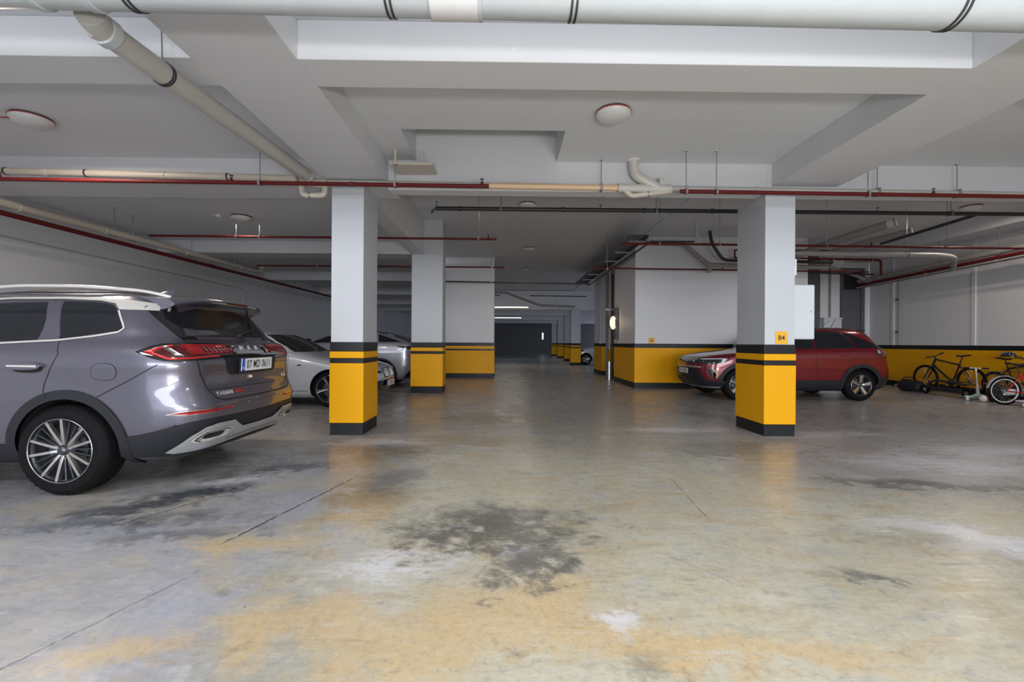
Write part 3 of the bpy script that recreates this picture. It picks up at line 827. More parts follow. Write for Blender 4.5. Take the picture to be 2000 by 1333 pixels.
# ---------------- grey SUV with its tail towards the camera
PAINT_GREY = car_paint('violet_grey_metallic_paint', (0.135, 0.128, 0.165), 0.6, 0.30)
def grey_suv():
    t = thing('car', 'violet-grey metallic SUV with its tail lamp and rear wheel nearest the camera', 'car', (-3.40, 4.42, 0), PI)
    B = Body([  # z, xr, xf, w, lr, rr, lf, rf
        (0.22, -0.72, 3.30, 0.74, .40, .34, .45, .30),
        (0.30, -0.90, 3.50, 0.86, .42, .34, .55, .36),
        (0.42, -0.985, 3.60, 0.905, .42, .34, .6, .40),
        (0.55, -1.035, 3.63, 0.922, .42, .34, .65, .42),
        (0.66, -1.045, 3.63, 0.928, .42, .34, .65, .42),
        (0.74, -1.015, 3.62, 0.930, .40, .33, .65, .42),
        (0.85, -0.975, 3.60, 0.932, .38, .32, .65, .42),
        (0.94, -0.965, 3.54, 0.936, .37, .31, .65, .42),
        (1.00, -0.968, 3.40, 0.940, .36, .30, .62, .42),
        (1.07, -0.955, 2.95, 0.934, .35, .29, .5, .40),
        (1.13, -0.915, 2.30, 0.918, .34, .28, .45, .36),
        (1.17, -0.865, 2.02, 0.898, .33, .27, .4, .36),
        (1.22, -0.785, 1.90, 0.868, .32, .26, .36, .36),
        (1.30, -0.725, 1.74, 0.838, .30, .25, .34, .34),
        (1.40, -0.655, 1.52, 0.795, .30, .25, .32, .33),
        (1.48, -0.610, 1.33, 0.750, .30, .26, .30, .33),
        (1.53, -0.590, 1.18, 0.708, .30, .28, .30, .33),
        (1.57, -0.560, 1.04, 0.650, .30, .30, .30, .33),
        (1.60, -0.480, 0.92, 0.585, .32, .32, .30, .32),
        (1.625, -0.33, 0.82, 0.51, .32, .32, .28, .30),
        (1.645, -0.12, 0.72, 0.41, .26, .26, .25, .26),
        (1.660, 0.08, 0.60, 0.27, .16, .18, .16, .18),
        (1.668, 0.24, 0.46, 0.11, .06, .08, .06, .08)])
    skin('body', B, [(-0.055, 0.36, 0.395, 0.66, 0.0), (2.655, 0.36, 0.395, 0.66, 0.0)], PAINT_GREY, t)
    P = lambda name, fn, poly, m, **k: B.smooth_normals(obj(name, panel(fn, poly, **k), m, t))
    for x in (0.0, 2.71):
        for s in (1, -1): wheel(t, x, s * 0.905, s, 0.353, 0.235, 0.245, 'multi', M['alloy'], M['alloy_dark'])
    W = B.wrap(-0.2, 0.0, -1)
    for sg in (1, -1):
        S = B.side(sg)
        q = (lambda p: p) if sg > 0 else mirror_x
        # glass and bright trim
        quarter = [(0.145, 1.512), (-0.10, 1.506), (-0.20, 1.496), (-0.265, 1.478), (-0.31, 1.44), (-0.385, 1.330), (-0.405, 1.296), (-0.392, 1.277), (-0.15, 1.237), (0.035, 1.208), (0.09, 1.36)]
        P('quarter_window', S, quarter, M['glass'], off=0.003)
        P('rear_door_window', S, [(0.80, 1.478), (0.50, 1.497), (0.262, 1.502), (0.208, 1.37), (0.198, 1.29), (0.21, 1.204), (0.45, 1.178), (0.92, 1.160), (0.92, 1.46)], M['glass'], off=0.003)
        P('front_door_window', S, [(1.62, 1.20), (1.36, 1.40), (1.18, 1.45), (0.99, 1.465), (0.99, 1.158), (1.65, 1.145)], M['glass'], off=0.003)
        P('door_pillar_trim', S, [(0.262, 1.504), (0.152, 1.509), (0.097, 1.36), (0.042, 1.204), (0.205, 1.196), (0.193, 1.29), (0.203, 1.37)], PAINT_GREY, off=0.002)
        P('window_bright_trim', S, [(1.40, 1.42), (1.0, 1.492), (0.57, 1.524), (0.15, 1.528), (-0.14, 1.517), (-0.27, 1.494), (-0.325, 1.445), (-0.60, 1.440), (-0.625, 1.452), (-0.58, 1.492), (-0.34, 1.530), (-0.14, 1.541), (0.15, 1.546), (0.57, 1.540), (1.0, 1.507), (1.42, 1.432)][::-1], M['trim'], off=0.006)
        low = [(1.66, 1.14), (0.95, 1.150), (0.55, 1.168), (0.05, 1.197), (-0.20, 1.230), (-0.385, 1.264), (-0.418, 1.296), (-0.395, 1.336), (-0.325, 1.437)]
        P('window_lower_bright_trim', S, strip_poly(low, 0.014), M['trim'], off=0.006)
        # dark lower cladding: arches, sill
        P('rear_arch_trim', S, ring_poly(-0.055, 0.36, 0.392, 0.462, -8, 205), M['plastic'], off=0.012, thick=0.03)
        P('front_arch_trim', S, ring_poly(2.655, 0.36, 0.392, 0.462, -25, 188), M['plastic'], off=0.012, thick=0.03)
        P('sill_trim', S, [(0.36, 0.235), (2.22, 0.235), (2.22, 0.40), (1.3, 0.43), (0.36, 0.40)], M['plastic'], off=0.010)
        # seams, fuel flap, handles
        for seam in ([(0.035, 1.20), (-0.0, 1.09), (0.05, 0.98), (0.10, 0.86), (0.115, 0.76)], [(1.0, 1.16), (1.02, 0.9), (0.96, 0.45)], [(2.05, 1.10), (2.1, 0.9), (2.05, 0.7)], [(-0.735, 1.015), (-0.55, 0.905), (-0.285, 0.765)]):
            P('panel_seam', S, strip_poly(seam, 0.007), M['seam'], off=0.0012, thick=0.004)
        if sg > 0:
            fl = smooth_poly([(-0.25, 1.025), (-0.44, 1.03), (-0.445, 0.89), (-0.245, 0.895)], 3)
            P('fuel_flap_gap', S, fl, M['seam'], off=0.0012, thick=0.004)
            c = (-0.345, 0.96)
            P('fuel_flap', S, [(c[0] + (a - c[0]) * 0.955, c[1] + (b - c[1]) * 0.94) for a, b in fl], PAINT_GREY, off=0.0025, thick=0.004)
        for hx in (0.23, 1.16):
            o = P('door_handle', S, smooth_poly([(hx - 0.14, 1.002), (hx - 0.10, 1.026), (hx + 0.10, 1.030), (hx + 0.14, 1.006), (hx + 0.10, 0.978), (hx - 0.10, 0.976)], 2), PAINT_GREY, off=0.030, thick=0.04, step=(0.03, 0.02))
            P('handle_chrome_strip', S, [(hx - 0.11, 0.996), (hx + 0.11, 1.0), (hx + 0.11, 1.010), (hx - 0.11, 1.008)], M['trim'], off=0.033, thick=0.006)
            P('handle_recess', S, smooth_poly([(hx - 0.12, 0.95), (hx + 0.09, 0.95), (hx + 0.11, 1.01), (hx - 0.13, 1.01)], 2), M['seam'], off=0.0012, thick=0.003)
        # roof rail
        rail = NB()
        add_tube(rail, [(-0.60, sg * 0.585, 1.565), (-0.40, sg * 0.60, 1.612), (0.1, sg * 0.615, 1.648), (0.7, sg * 0.61, 1.648), (1.10, sg * 0.57, 1.60), (1.18, sg * 0.56, 1.565)], 0.014, 10, 0.2)
        obj('roof_rail', rail, M['trim'], t, None, True)
        P('roof_rail_base', B.top(), [(x, sg * y) for x, y in ((-0.5, 0.555), (0.1, 0.585), (0.8, 0.58), (1.02, 0.555), (1.02, 0.575), (0.8, 0.605), (0.1, 0.61), (-0.5, 0.58))], M['gloss_black'], off=0.004)
        # tail lamp wrapping round the corner
        lamp = [(66, 1.112), (63, 1.128), (57, 1.157), (52, 1.172), (40, 1.176), (20, 1.172), (2, 1.166), (-6, 1.142), (-4, 1.085), (2, 1.062), (20, 1.052), (36, 1.042), (45, 1.035), (51, 1.040), (57, 1.062), (63, 1.095)]
        WL = B.wrap(-0.3, 0.30 * sg, -1)
        sgp = lambda p: [(a * sg, z) for a, z in p]
        def ins(p, k, c=(28, 1.108)): return [(c[0] + (a - c[0]) * k, c[1] + (z - c[1]) * (k - 0.16)) for a, z in p]
        h = P('tail_lamp', WL, sgp(lamp), M['gloss_black'], off=0.010, step=(4, 0.03), thick=0.02)
        red = ins(lamp, 0.90)
        obj('lens', panel(WL, sgp(red), off=0.014, step=(3, 0.02), thick=0.008), M['red_lens_dark'], h)
        obj('light_strip', panel(WL, sgp([(61, 1.112), (52, 1.150), (47, 1.156), (47, 1.147), (53, 1.132), (57, 1.108), (48, 1.062), (30, 1.070), (4, 1.078), (4, 1.070), (30, 1.060), (49, 1.050)]), off=0.017, step=(3, 0.02), thick=0.004), M['red_lens_bright'], h)
        obj('light_block', panel(WL, sgp([(44, 1.150), (8, 1.150), (2, 1.125), (2, 1.095), (38, 1.084)]), off=0.0165, step=(3, 0.02), thick=0.004), M['red_lens'], h)
        obj('light_bar', panel(WL, sgp([(43, 1.158), (4, 1.154), (4, 1.146), (41, 1.148)]), off=0.018, step=(3, 0.02), thick=0.003), M['red_lens_bright'], h)
        obj('chrome_tick', panel(WL, sgp([(53, 1.148), (50, 1.148), (42, 1.072), (46, 1.072)]), off=0.018, step=(3, 0.02), thick=0.003), M['chrome'], h)
        fins = NB()
        for k in range(7):
            a = 32 - k * 4.2
            add_panel(fins, WL, sgp([(a, 1.140), (a - 1.6, 1.140), (a - 4.0, 1.100), (a - 2.2, 1.100)]), off=0.0185, step=(3, 0.02), thick=0.003)
        obj('lens_fins', fins, M['red_lens_dark'], h)
        # reflector in the bumper
        ref = [(57, 0.628), (52, 0.646), (44, 0.653), (29, 0.655), (28, 0.632), (40, 0.622), (50, 0.615)]
        r = P('bumper_reflector', W, sgp(ref), M['chrome'], off=0.006, step=(4, 0.03))
        obj('lens', panel(W, sgp([(42 + (a - 42) * .95, .635 + (z - .635) * .72) for a, z in ref]), off=0.010, step=(3, 0.02), thick=0.006), M['red_lens'], r)
        # exhaust trim
        ex = [(48.5, 0.415), (46, 0.455), (43, 0.485), (31, 0.482), (27.5, 0.462), (29, 0.420), (33, 0.398), (46, 0.392)]
        h = P('exhaust_trim', W, sgp(ex), M['trim'], off=0.030, step=(3, 0.02), thick=0.03)
        sc = lambda k: [(38.5 + (a - 38.5) * k, .438 + (z - .438) * k) for a, z in ex]
        obj('trim_gap', panel(W, sgp(sc(0.86)), off=0.0315, step=(3, 0.02), thick=0.003), M['seam'], h)
        obj('trim_inner', panel(W, sgp(sc(0.78)), off=0.0335, step=(3, 0.02), thick=0.004), M['trim'], h)
        obj('outlet', panel(W, sgp([(39.5 + (a - 38.5) * .5, .445 + (z - .438) * .45) for a, z in ex]), off=0.0355, step=(3, 0.02), thick=0.003), M['plastic'], h)
        P('parking_sensor', W, sgp(smooth_poly([(54, 0.535), (52.3, 0.535), (52.3, 0.552), (54, 0.552)], 2)), M['gloss_black'], off=0.012, step=(1, 0.01))
        P('parking_sensor', W, sgp(smooth_poly([(15, 0.64), (13.6, 0.64), (13.6, 0.655), (15, 0.655)], 2)), M['silver'], off=0.003, step=(1, 0.01))
        P('headlamp', B.wrap(3.0, 0.3 * sg, 1), sgp([(62, 0.93), (20, 0.86), (16, 0.78), (40, 0.80), (60, 0.86)]), M['head_lens'], off=0.006, step=(4, 0.03))
        # pillar beside the rear glass
        P('pillar_gloss_trim', B.wrap(0.0, 0.30 * sg, -1), sgp([(41, 1.475), (26, 1.21), (16, 1.21), (22, 1.35), (20, 1.492), (36, 1.492)]), M['gloss_black'], off=0.004, step=(4, 0.03))
        # mirror
        mm = NB()
        bmesh.ops.create_icosphere(mm, subdivisions=3, radius=1.0, matrix=Matrix.Translation((1.52, sg * 1.02, 1.18)) @ Matrix.Diagonal((0.075, 0.13, 0.085, 1)))
        add_tube(mm, [(1.54, sg * 0.84, 1.13), (1.53, sg * 0.96, 1.14)], 0.025, 8)
        obj('door_mirror', mm, PAINT_GREY, t, None, True)
    # bumper cladding, silver skid plate
    up_edge = [(75, 0.452), (66, 0.478), (60, 0.505), (54, 0.540), (48, 0.562), (40, 0.572), (20, 0.562), (0, 0.556)]
    edge = up_edge + [(-a, z) for a, z in reversed(up_edge[:-1])]
    P('bumper_cladding', W, [(-75, 0.30), (-50, 0.285), (0, 0.285), (50, 0.285), (75, 0.30)] + edge, M['plastic'], off=0.010, step=(4, 0.03), thick=0.03)
    sk = [(57, 0.335), (52, 0.395), (48, 0.455), (43, 0.512), (38, 0.528), (27, 0.522), (22, 0.475), (18, 0.445), (0, 0.440)]
    P('skid_plate', W, [(-54, 0.32), (-20, 0.345), (0, 0.350), (20, 0.345), (54, 0.32)] + sk + [(-a, z) for a, z in reversed(sk[:-1])], M['silver'], off=0.022, step=(3, 0.02), thick=0.03)
    P('skid_bright_lip', W, [(-30, 0.365), (0, 0.37), (30, 0.365), (30, 0.378), (0, 0.384), (-30, 0.378)], M['chrome'], off=0.028, step=(4, 0.02))
    # tailgate
    R = B.rear()
    for seam in ([(0.745, 1.05), (0.715, 0.93), (0.665, 0.80), (0.61, 0.725), (0.54, 0.705), (0, 0.700), (-0.54, 0.705), (-0.61, 0.725), (-0.665, 0.80), (-0.715, 0.93), (-0.745, 1.05)],):
        P('tailgate_seam', R, strip_poly(seam, 0.010), M['seam'], off=0.0012, thick=0.004)
    for sg in (1, -1):
        line = [(40, 1.465), (34, 1.35), (26.5, 1.215), (25, 1.178)]
        P('tailgate_seam', B.wrap(0.0, 0.3 * sg, -1), [((a + 0.4) * sg, z) for a, z in line] + [((a - 0.4) * sg, z) for a, z in line[::-1]], M['seam'], off=0.0014, step=(2, 0.03), thick=0.004)
    P('plate_recess', R, [(0.44, 1.062), (-0.44, 1.062), (-0.40, 0.925), (-0.36, 0.902), (0.36, 0.902), (0.40, 0.925)], M['plastic'], off=0.002, step=(0.06, 0.04))
    P('tailgate_ledge', R, [(0.50, 1.078), (-0.50, 1.078), (-0.48, 1.060), (0.48, 1.060)], M['gloss_black'], off=0.020, thick=0.03)
    P('tailgate_crease', R, strip_poly([(0.66, 0.80), (0.3, 0.792), (-0.3, 0.792), (-0.66, 0.80)], 0.006), M['gloss_black'], off=0.0016, thick=0.003)
    P('rear_window', R, smooth_poly([(0.60, 1.238), (0, 1.236), (-0.60, 1.238), (-0.615, 1.26), (-0.545, 1.49), (0.545, 1.49), (0.615, 1.26)], 1), M['glass'], off=0.004)
    plate(t, '07 MD 0611', (-0.998, 0.0, 0.985), (0, -1, 0), (-0.05, 0, 1))
    for ch, y in zip('CHERY', (0.24, 0.115, -0.01, -0.135, -0.26)):
        h = R(y, 1.137)
        obj('tailgate_letter', text_bm(ch, 0.058, h[0] + Vector((-0.006, 0, 0)), (0, -1, 0), (0.5, 0, 0.866), 0.006, sx=1.25, bold=0.001), M['trim'], t)
    for word, y0, dy, name, mm, sh in (('TIGGO8', 0.585, 0.036, 'model_badge_letter', M['trim'], 0.0), ('PRO', 0.345, 0.038, 'red_badge_letter', M['red_lens_bright'], 0.25)):
        for i, ch in enumerate(word):
            h = R(y0 - i * dy, 0.757)
            nn = h[1]
            ux = Vector((-nn.y, nn.x, 0)).normalized()
            if ux.y > 0: ux = -ux
            obj(name, text_bm(ch, 0.044, h[0] + nn * 0.004, ux, nn.cross(ux).normalized(), 0.004, sx=0.92, shear=sh, bold=0.0008), mm, t)
    h = R(-0.60, 0.84)
    obj('engine_badge', text_bm('1.6', 0.045, h[0] + Vector((-0.010, 0.03, 0)), (-0.10, -0.99, 0), (0.2, 0, 0.98), 0.005, 'CENTER', sx=1.2, bold=0.001), M['trim'], t)
    # roof spoiler
    sp = NB()
    rows = []
    for k in range(25):
        f = k / 24 * 2 - 1
        y = 0.645 * f
        e = 0.09 * f * f + 0.05 * f ** 8
        dz = -0.022 * f * f - 0.03 * f ** 6
        rows.append([sp.verts.new((x, y, z + dz)) for x, z in ((-0.28, 1.622), (-0.45, 1.613), (-0.62, 1.595), (-0.80 + e, 1.568), (-0.815 + e, 1.556), (-0.80 + e, 1.540), (-0.66 + e * 0.5, 1.512), (-0.50, 1.500), (-0.28, 1.55))])
    for a, b in zip(rows, rows[1:]):
        for i in range(9): sp.faces.new((a[i], a[(i + 1) % 9], b[(i + 1) % 9], b[i]))
    sp.faces.new(rows[0]); sp.faces.new(rows[-1][::-1])
    bmesh.ops.recalc_face_normals(sp, faces=sp.faces)
    o = obj('roof_spoiler', sp, PAINT_GREY, t, None, 'auto')
    obj('brake_light', box(-0.815, -0.795, -0.16, 0.16, 1.538, 1.550), M['red_lens_dark'], o)
    obj('spoiler_lip', tube([(-0.79, -0.35, 1.538), (-0.80, 0, 1.542), (-0.79, 0.35, 1.538)], 0.006, 8, 0.3), M['chrome'], o)
    # wiper, fin, windscreen, grille
    w = NB()
    add_lathe(w, [(0, 0.03), (0.025, 0.028), (0.03, 0.0)], (-0.79, -0.05, 1.25), (-1, 0, 0.4), 16)
    add_tube(w, [(-0.81, -0.05, 1.262), (-0.795, -0.14, 1.285), (-0.745, -0.42, 1.335)], [0.012, 0.011, 0.006], 8)
    obj('rear_wiper', w, M['plastic'], t, None, 'auto')
    fin = NB()
    rows = []
    for x, hh, ww in ((0.02, 0.002, 0.02), (-0.08, 0.03, 0.03), (-0.17, 0.065, 0.028), (-0.205, 0.068, 0.014), (-0.215, 0.0, 0.03)):
        z0 = 1.642 + min(0, (x + 0.0)) * 0.12
        rows.append([fin.verts.new(p) for p in ((x, -ww, z0 - 0.01), (x, -ww * 0.4, z0 + hh * 0.7), (x, 0, z0 + hh), (x, ww * 0.4, z0 + hh * 0.7), (x, ww, z0 - 0.01))])
    for a, b in zip(rows, rows[1:]):
        for i in range(4): fin.faces.new((a[i], a[i + 1], b[i + 1], b[i]))
    fin.faces.new(rows[-1]); fin.faces.new(rows[0][::-1])
    obj('aerial_fin', fin, PAINT_GREY, t, None, 'auto')
    P('windscreen', B.front(), [(0.72, 1.19), (-0.72, 1.19), (-0.58, 1.53), (0.58, 1.53)], M['glass'], off=0.004)
    P('grille', B.front(), [(0.5, 0.85), (-0.5, 0.85), (-0.42, 0.45), (0.42, 0.45)], M['gloss_black'], off=0.006)
    P('wheel_arch_seam', B.side(1), strip_poly([(0.085, 0.748), (0.078, 0.80)], 0.006), M['seam'], off=0.0135, thick=0.003)
    return t
SUV = grey_suv()

# ---------------- white saloon, nose out, behind the left column
def generic_lamps_off(): pass
PAINT_WHITE = car_paint('pearl_white_paint', (0.50, 0.54, 0.60), 0.15, 0.35, 0.02)
PAINT_SILVER = car_paint('silver_paint_coat', (0.36, 0.37, 0.42), 0.45, 0.33)
PAINT_RED = car_paint('ruby_red_paint', (0.17, 0.004, 0.011), 0.35, 0.30)

def white_saloon():
    t = thing('car', 'white saloon with black grille poking out from behind the left column', 'car', (-6.15, 9.20, 0), 0)
    B = Body([
        (0.16, -0.70, 3.45, 0.74, .4, .3, .6, .35),
        (0.24, -0.90, 3.70, 0.86, .42, .34, .75, .45),
        (0.36, -1.02, 3.78, 0.90, .42, .34, .8, .48),
        (0.50, -1.08, 3.80, 0.915, .42, .34, .8, .48),
        (0.60, -1.10, 3.78, 0.92, .40, .32, .8, .48),
        (0.68, -1.10, 3.74, 0.922, .38, .30, .8, .48),
        (0.75, -1.10, 3.62, 0.922, .36, .30, .8, .46),
        (0.82, -1.09, 3.30, 0.918, .35, .30, .75, .42),
        (0.88, -1.07, 2.95, 0.908, .34, .30, .6, .40),
        (0.93, -1.04, 2.68, 0.895, .33, .30, .5, .38),
        (0.97, -0.98, 2.52, 0.880, .33, .30, .48, .40),
        (1.01, -0.60, 2.40, 0.835, .33, .30, .46, .40),
        (1.10, -0.36, 2.25, 0.785, .40, .34, .44, .40),
        (1.20, -0.06, 2.06, 0.725, .40, .34, .42, .38),
        (1.30, 0.22, 1.84, 0.655, .36, .32, .38, .36),
        (1.36, 0.40, 1.66, 0.575, .30, .30, .30, .32),
        (1.395, 0.58, 1.46, 0.46, .24, .24, .24, .24),
        (1.415, 0.78, 1.24, 0.28, .12, .14, .12, .14),
        (1.422, 0.92, 1.10, 0.12, .04, .06, .04, .06)])
    skin('body', B, [(0, 0.335, 0.365, 0.66, 0), (2.95, 0.335, 0.365, 0.66, 0)], PAINT_WHITE, t)
    P = lambda name, fn, poly, m, **k: B.smooth_normals(obj(name, panel(fn, poly, **k), m, t))
    for x in (0.0, 2.95):
        for s in (1, -1): wheel(t, x, s * 0.885, s, 0.335, 0.245, 0.245, 'twist', M['alloy'], M['alloy_dark'])
    for sg in (1, -1):
        S = B.side(sg)
        P('front_door_window', S, [(2.10, 1.015), (2.00, 1.085), (1.84, 1.19), (1.66, 1.285), (1.52, 1.335), (0.86, 1.345), (0.84, 1.02)], M['glass'], off=0.004)
        P('rear_door_window', S, [(0.80, 1.02), (0.80, 1.345), (0.52, 1.325), (0.24, 1.265), (-0.12, 1.12), (-0.22, 1.035)], M['glass'], off=0.004)
        for seam in ([(2.16, 1.0), (2.20, 0.9), (2.19, 0.60), (2.16, 0.30)], [(0.82, 1.0), (0.84, 0.7), (0.80, 0.3)], [(2.55, 0.30), (1.93, 0.30), (0.8, 0.30)]):
            P('panel_seam', S, strip_poly(seam, 0.008), M['seam'], off=0.0012, thick=0.003)
        P('side_vent', S, smooth_poly([(2.36, 0.775), (2.45, 0.785), (2.43, 0.762), (2.36, 0.758)], 1), M['gloss_black'], off=0.004)
        P('sill_trim', S, [(0.42, 0.19), (2.54, 0.19), (2.54, 0.26), (0.42, 0.26)], PAINT_WHITE, off=0.012)
        P('door_handle', S, smooth_poly([(1.02, 0.86), (1.22, 0.865), (1.22, 0.885), (1.02, 0.88)], 1), PAINT_WHITE, off=0.025, thick=0.03)
        P('arch_lip', S, ring_poly(2.95, 0.335, 0.364, 0.385, -8, 188), PAINT_WHITE, off=0.006)
        mm = NB()
        bmesh.ops.create_icosphere(mm, subdivisions=3, radius=1.0, matrix=Matrix.Translation((1.98, sg * 0.98, 1.035)) @ Matrix.Diagonal((0.075, 0.115, 0.065, 1)))
        add_tube(mm, [(2.00, sg * 0.80, 1.0), (1.99, sg * 0.94, 1.01)], 0.022, 8)
        obj('door_mirror', mm, M['gloss_black'], t, None, True)
        Wf = B.wrap(2.9, 0.25 * sg, 1)
        h = P('headlamp', Wf, [(a * sg, z) for a, z in ((8, 0.70), (12, 0.60), (38, 0.615), (56, 0.66), (60, 0.725), (40, 0.70), (20, 0.69))], M['head_lens'], off=0.006, step=(4, 0.03))
        obj('light_strip', panel(Wf, [(a * sg, z) for a, z in ((14, 0.672), (15, 0.655), (40, 0.66), (54, 0.70), (40, 0.678))], off=0.010, step=(4, 0.02), thick=0.004), M['head_white'], h)
        F = B.front()
        k = P('kidney_grille', F, smooth_poly([(0.03 * sg, 0.50), (0.33 * sg, 0.50), (0.37 * sg, 0.58), (0.34 * sg, 0.695), (0.04 * sg, 0.70)], 1), M['silver'], off=0.010)
        obj('grille_opening', panel(F, [(sg * a, z) for a, z in ((0.040, 0.508), (0.322, 0.508), (0.352, 0.58), (0.328, 0.686), (0.048, 0.691))], off=0.013, thick=0.01), M['gloss_black'], k)
        for j in range(7):
            y = sg * (0.08 + 0.036 * j)
            obj('grille_bar', panel(F, [(y - 0.004, 0.525), (y + 0.004, 0.525), (y + 0.004, 0.672), (y - 0.004, 0.672)], off=0.017, thick=0.006), M['silver'], k)
        P('fog_intake', B.wrap(2.7, 0.2 * sg, 1), [(a * sg, z) for a, z in ((30, 0.26), (56, 0.30), (52, 0.46), (34, 0.48))], M['gloss_black'], off=0.005, step=(4, 0.03))
        P('tail_lamp', B.wrap(-0.4, 0.3 * sg, -1), [(a * sg, z) for a, z in ((5, 0.80), (5, 0.88), (62, 0.90), (66, 0.82))], M['red_lens'], off=0.006, step=(4, 0.03))
    F = B.front()
    P('lower_bumper_trim', B.wrap(2.9, 0, 1), [(-52, 0.22), (0, 0.205), (52, 0.22), (56, 0.32), (50, 0.44), (36, 0.475), (0, 0.48), (-36, 0.475), (-50, 0.44), (-56, 0.32)], M['gloss_black'], off=0.006, step=(4, 0.03), thick=0.03)
    P('bumper_edge_strip', B.wrap(2.9, 0, 1), [(52, 0.23), (56, 0.32), (50, 0.44), (51, 0.445), (57.2, 0.32), (53.2, 0.225)], M['silver'], off=0.012, step=(3, 0.02))
    P('bumper_bright_strip', F, strip_poly([(-0.74, 0.34), (-0.70, 0.225), (0, 0.195), (0.70, 0.225), (0.74, 0.34)], 0.014), M['silver'], off=0.012)
    P('upper_bumper_strip', F, strip_poly([(-0.62, 0.475), (0, 0.470), (0.62, 0.475)], 0.016), M['silver'], off=0.008)
    plate(t, '07 BEB 32', (3.83, 0, 0.40), (0, 1, 0), (0.0, 0, 1))
    P('windscreen', F, [(-0.74, 1.005), (0.74, 1.005), (0.66, 1.20), (0.56, 1.33), (-0.56, 1.33), (-0.66, 1.20)], M['glass'], off=0.004)
    P('rear_window', B.rear(), [(-0.66, 1.04), (0.66, 1.04), (0.52, 1.32), (-0.52, 1.32)], M['glass'], off=0.004)
    return t
white_saloon()

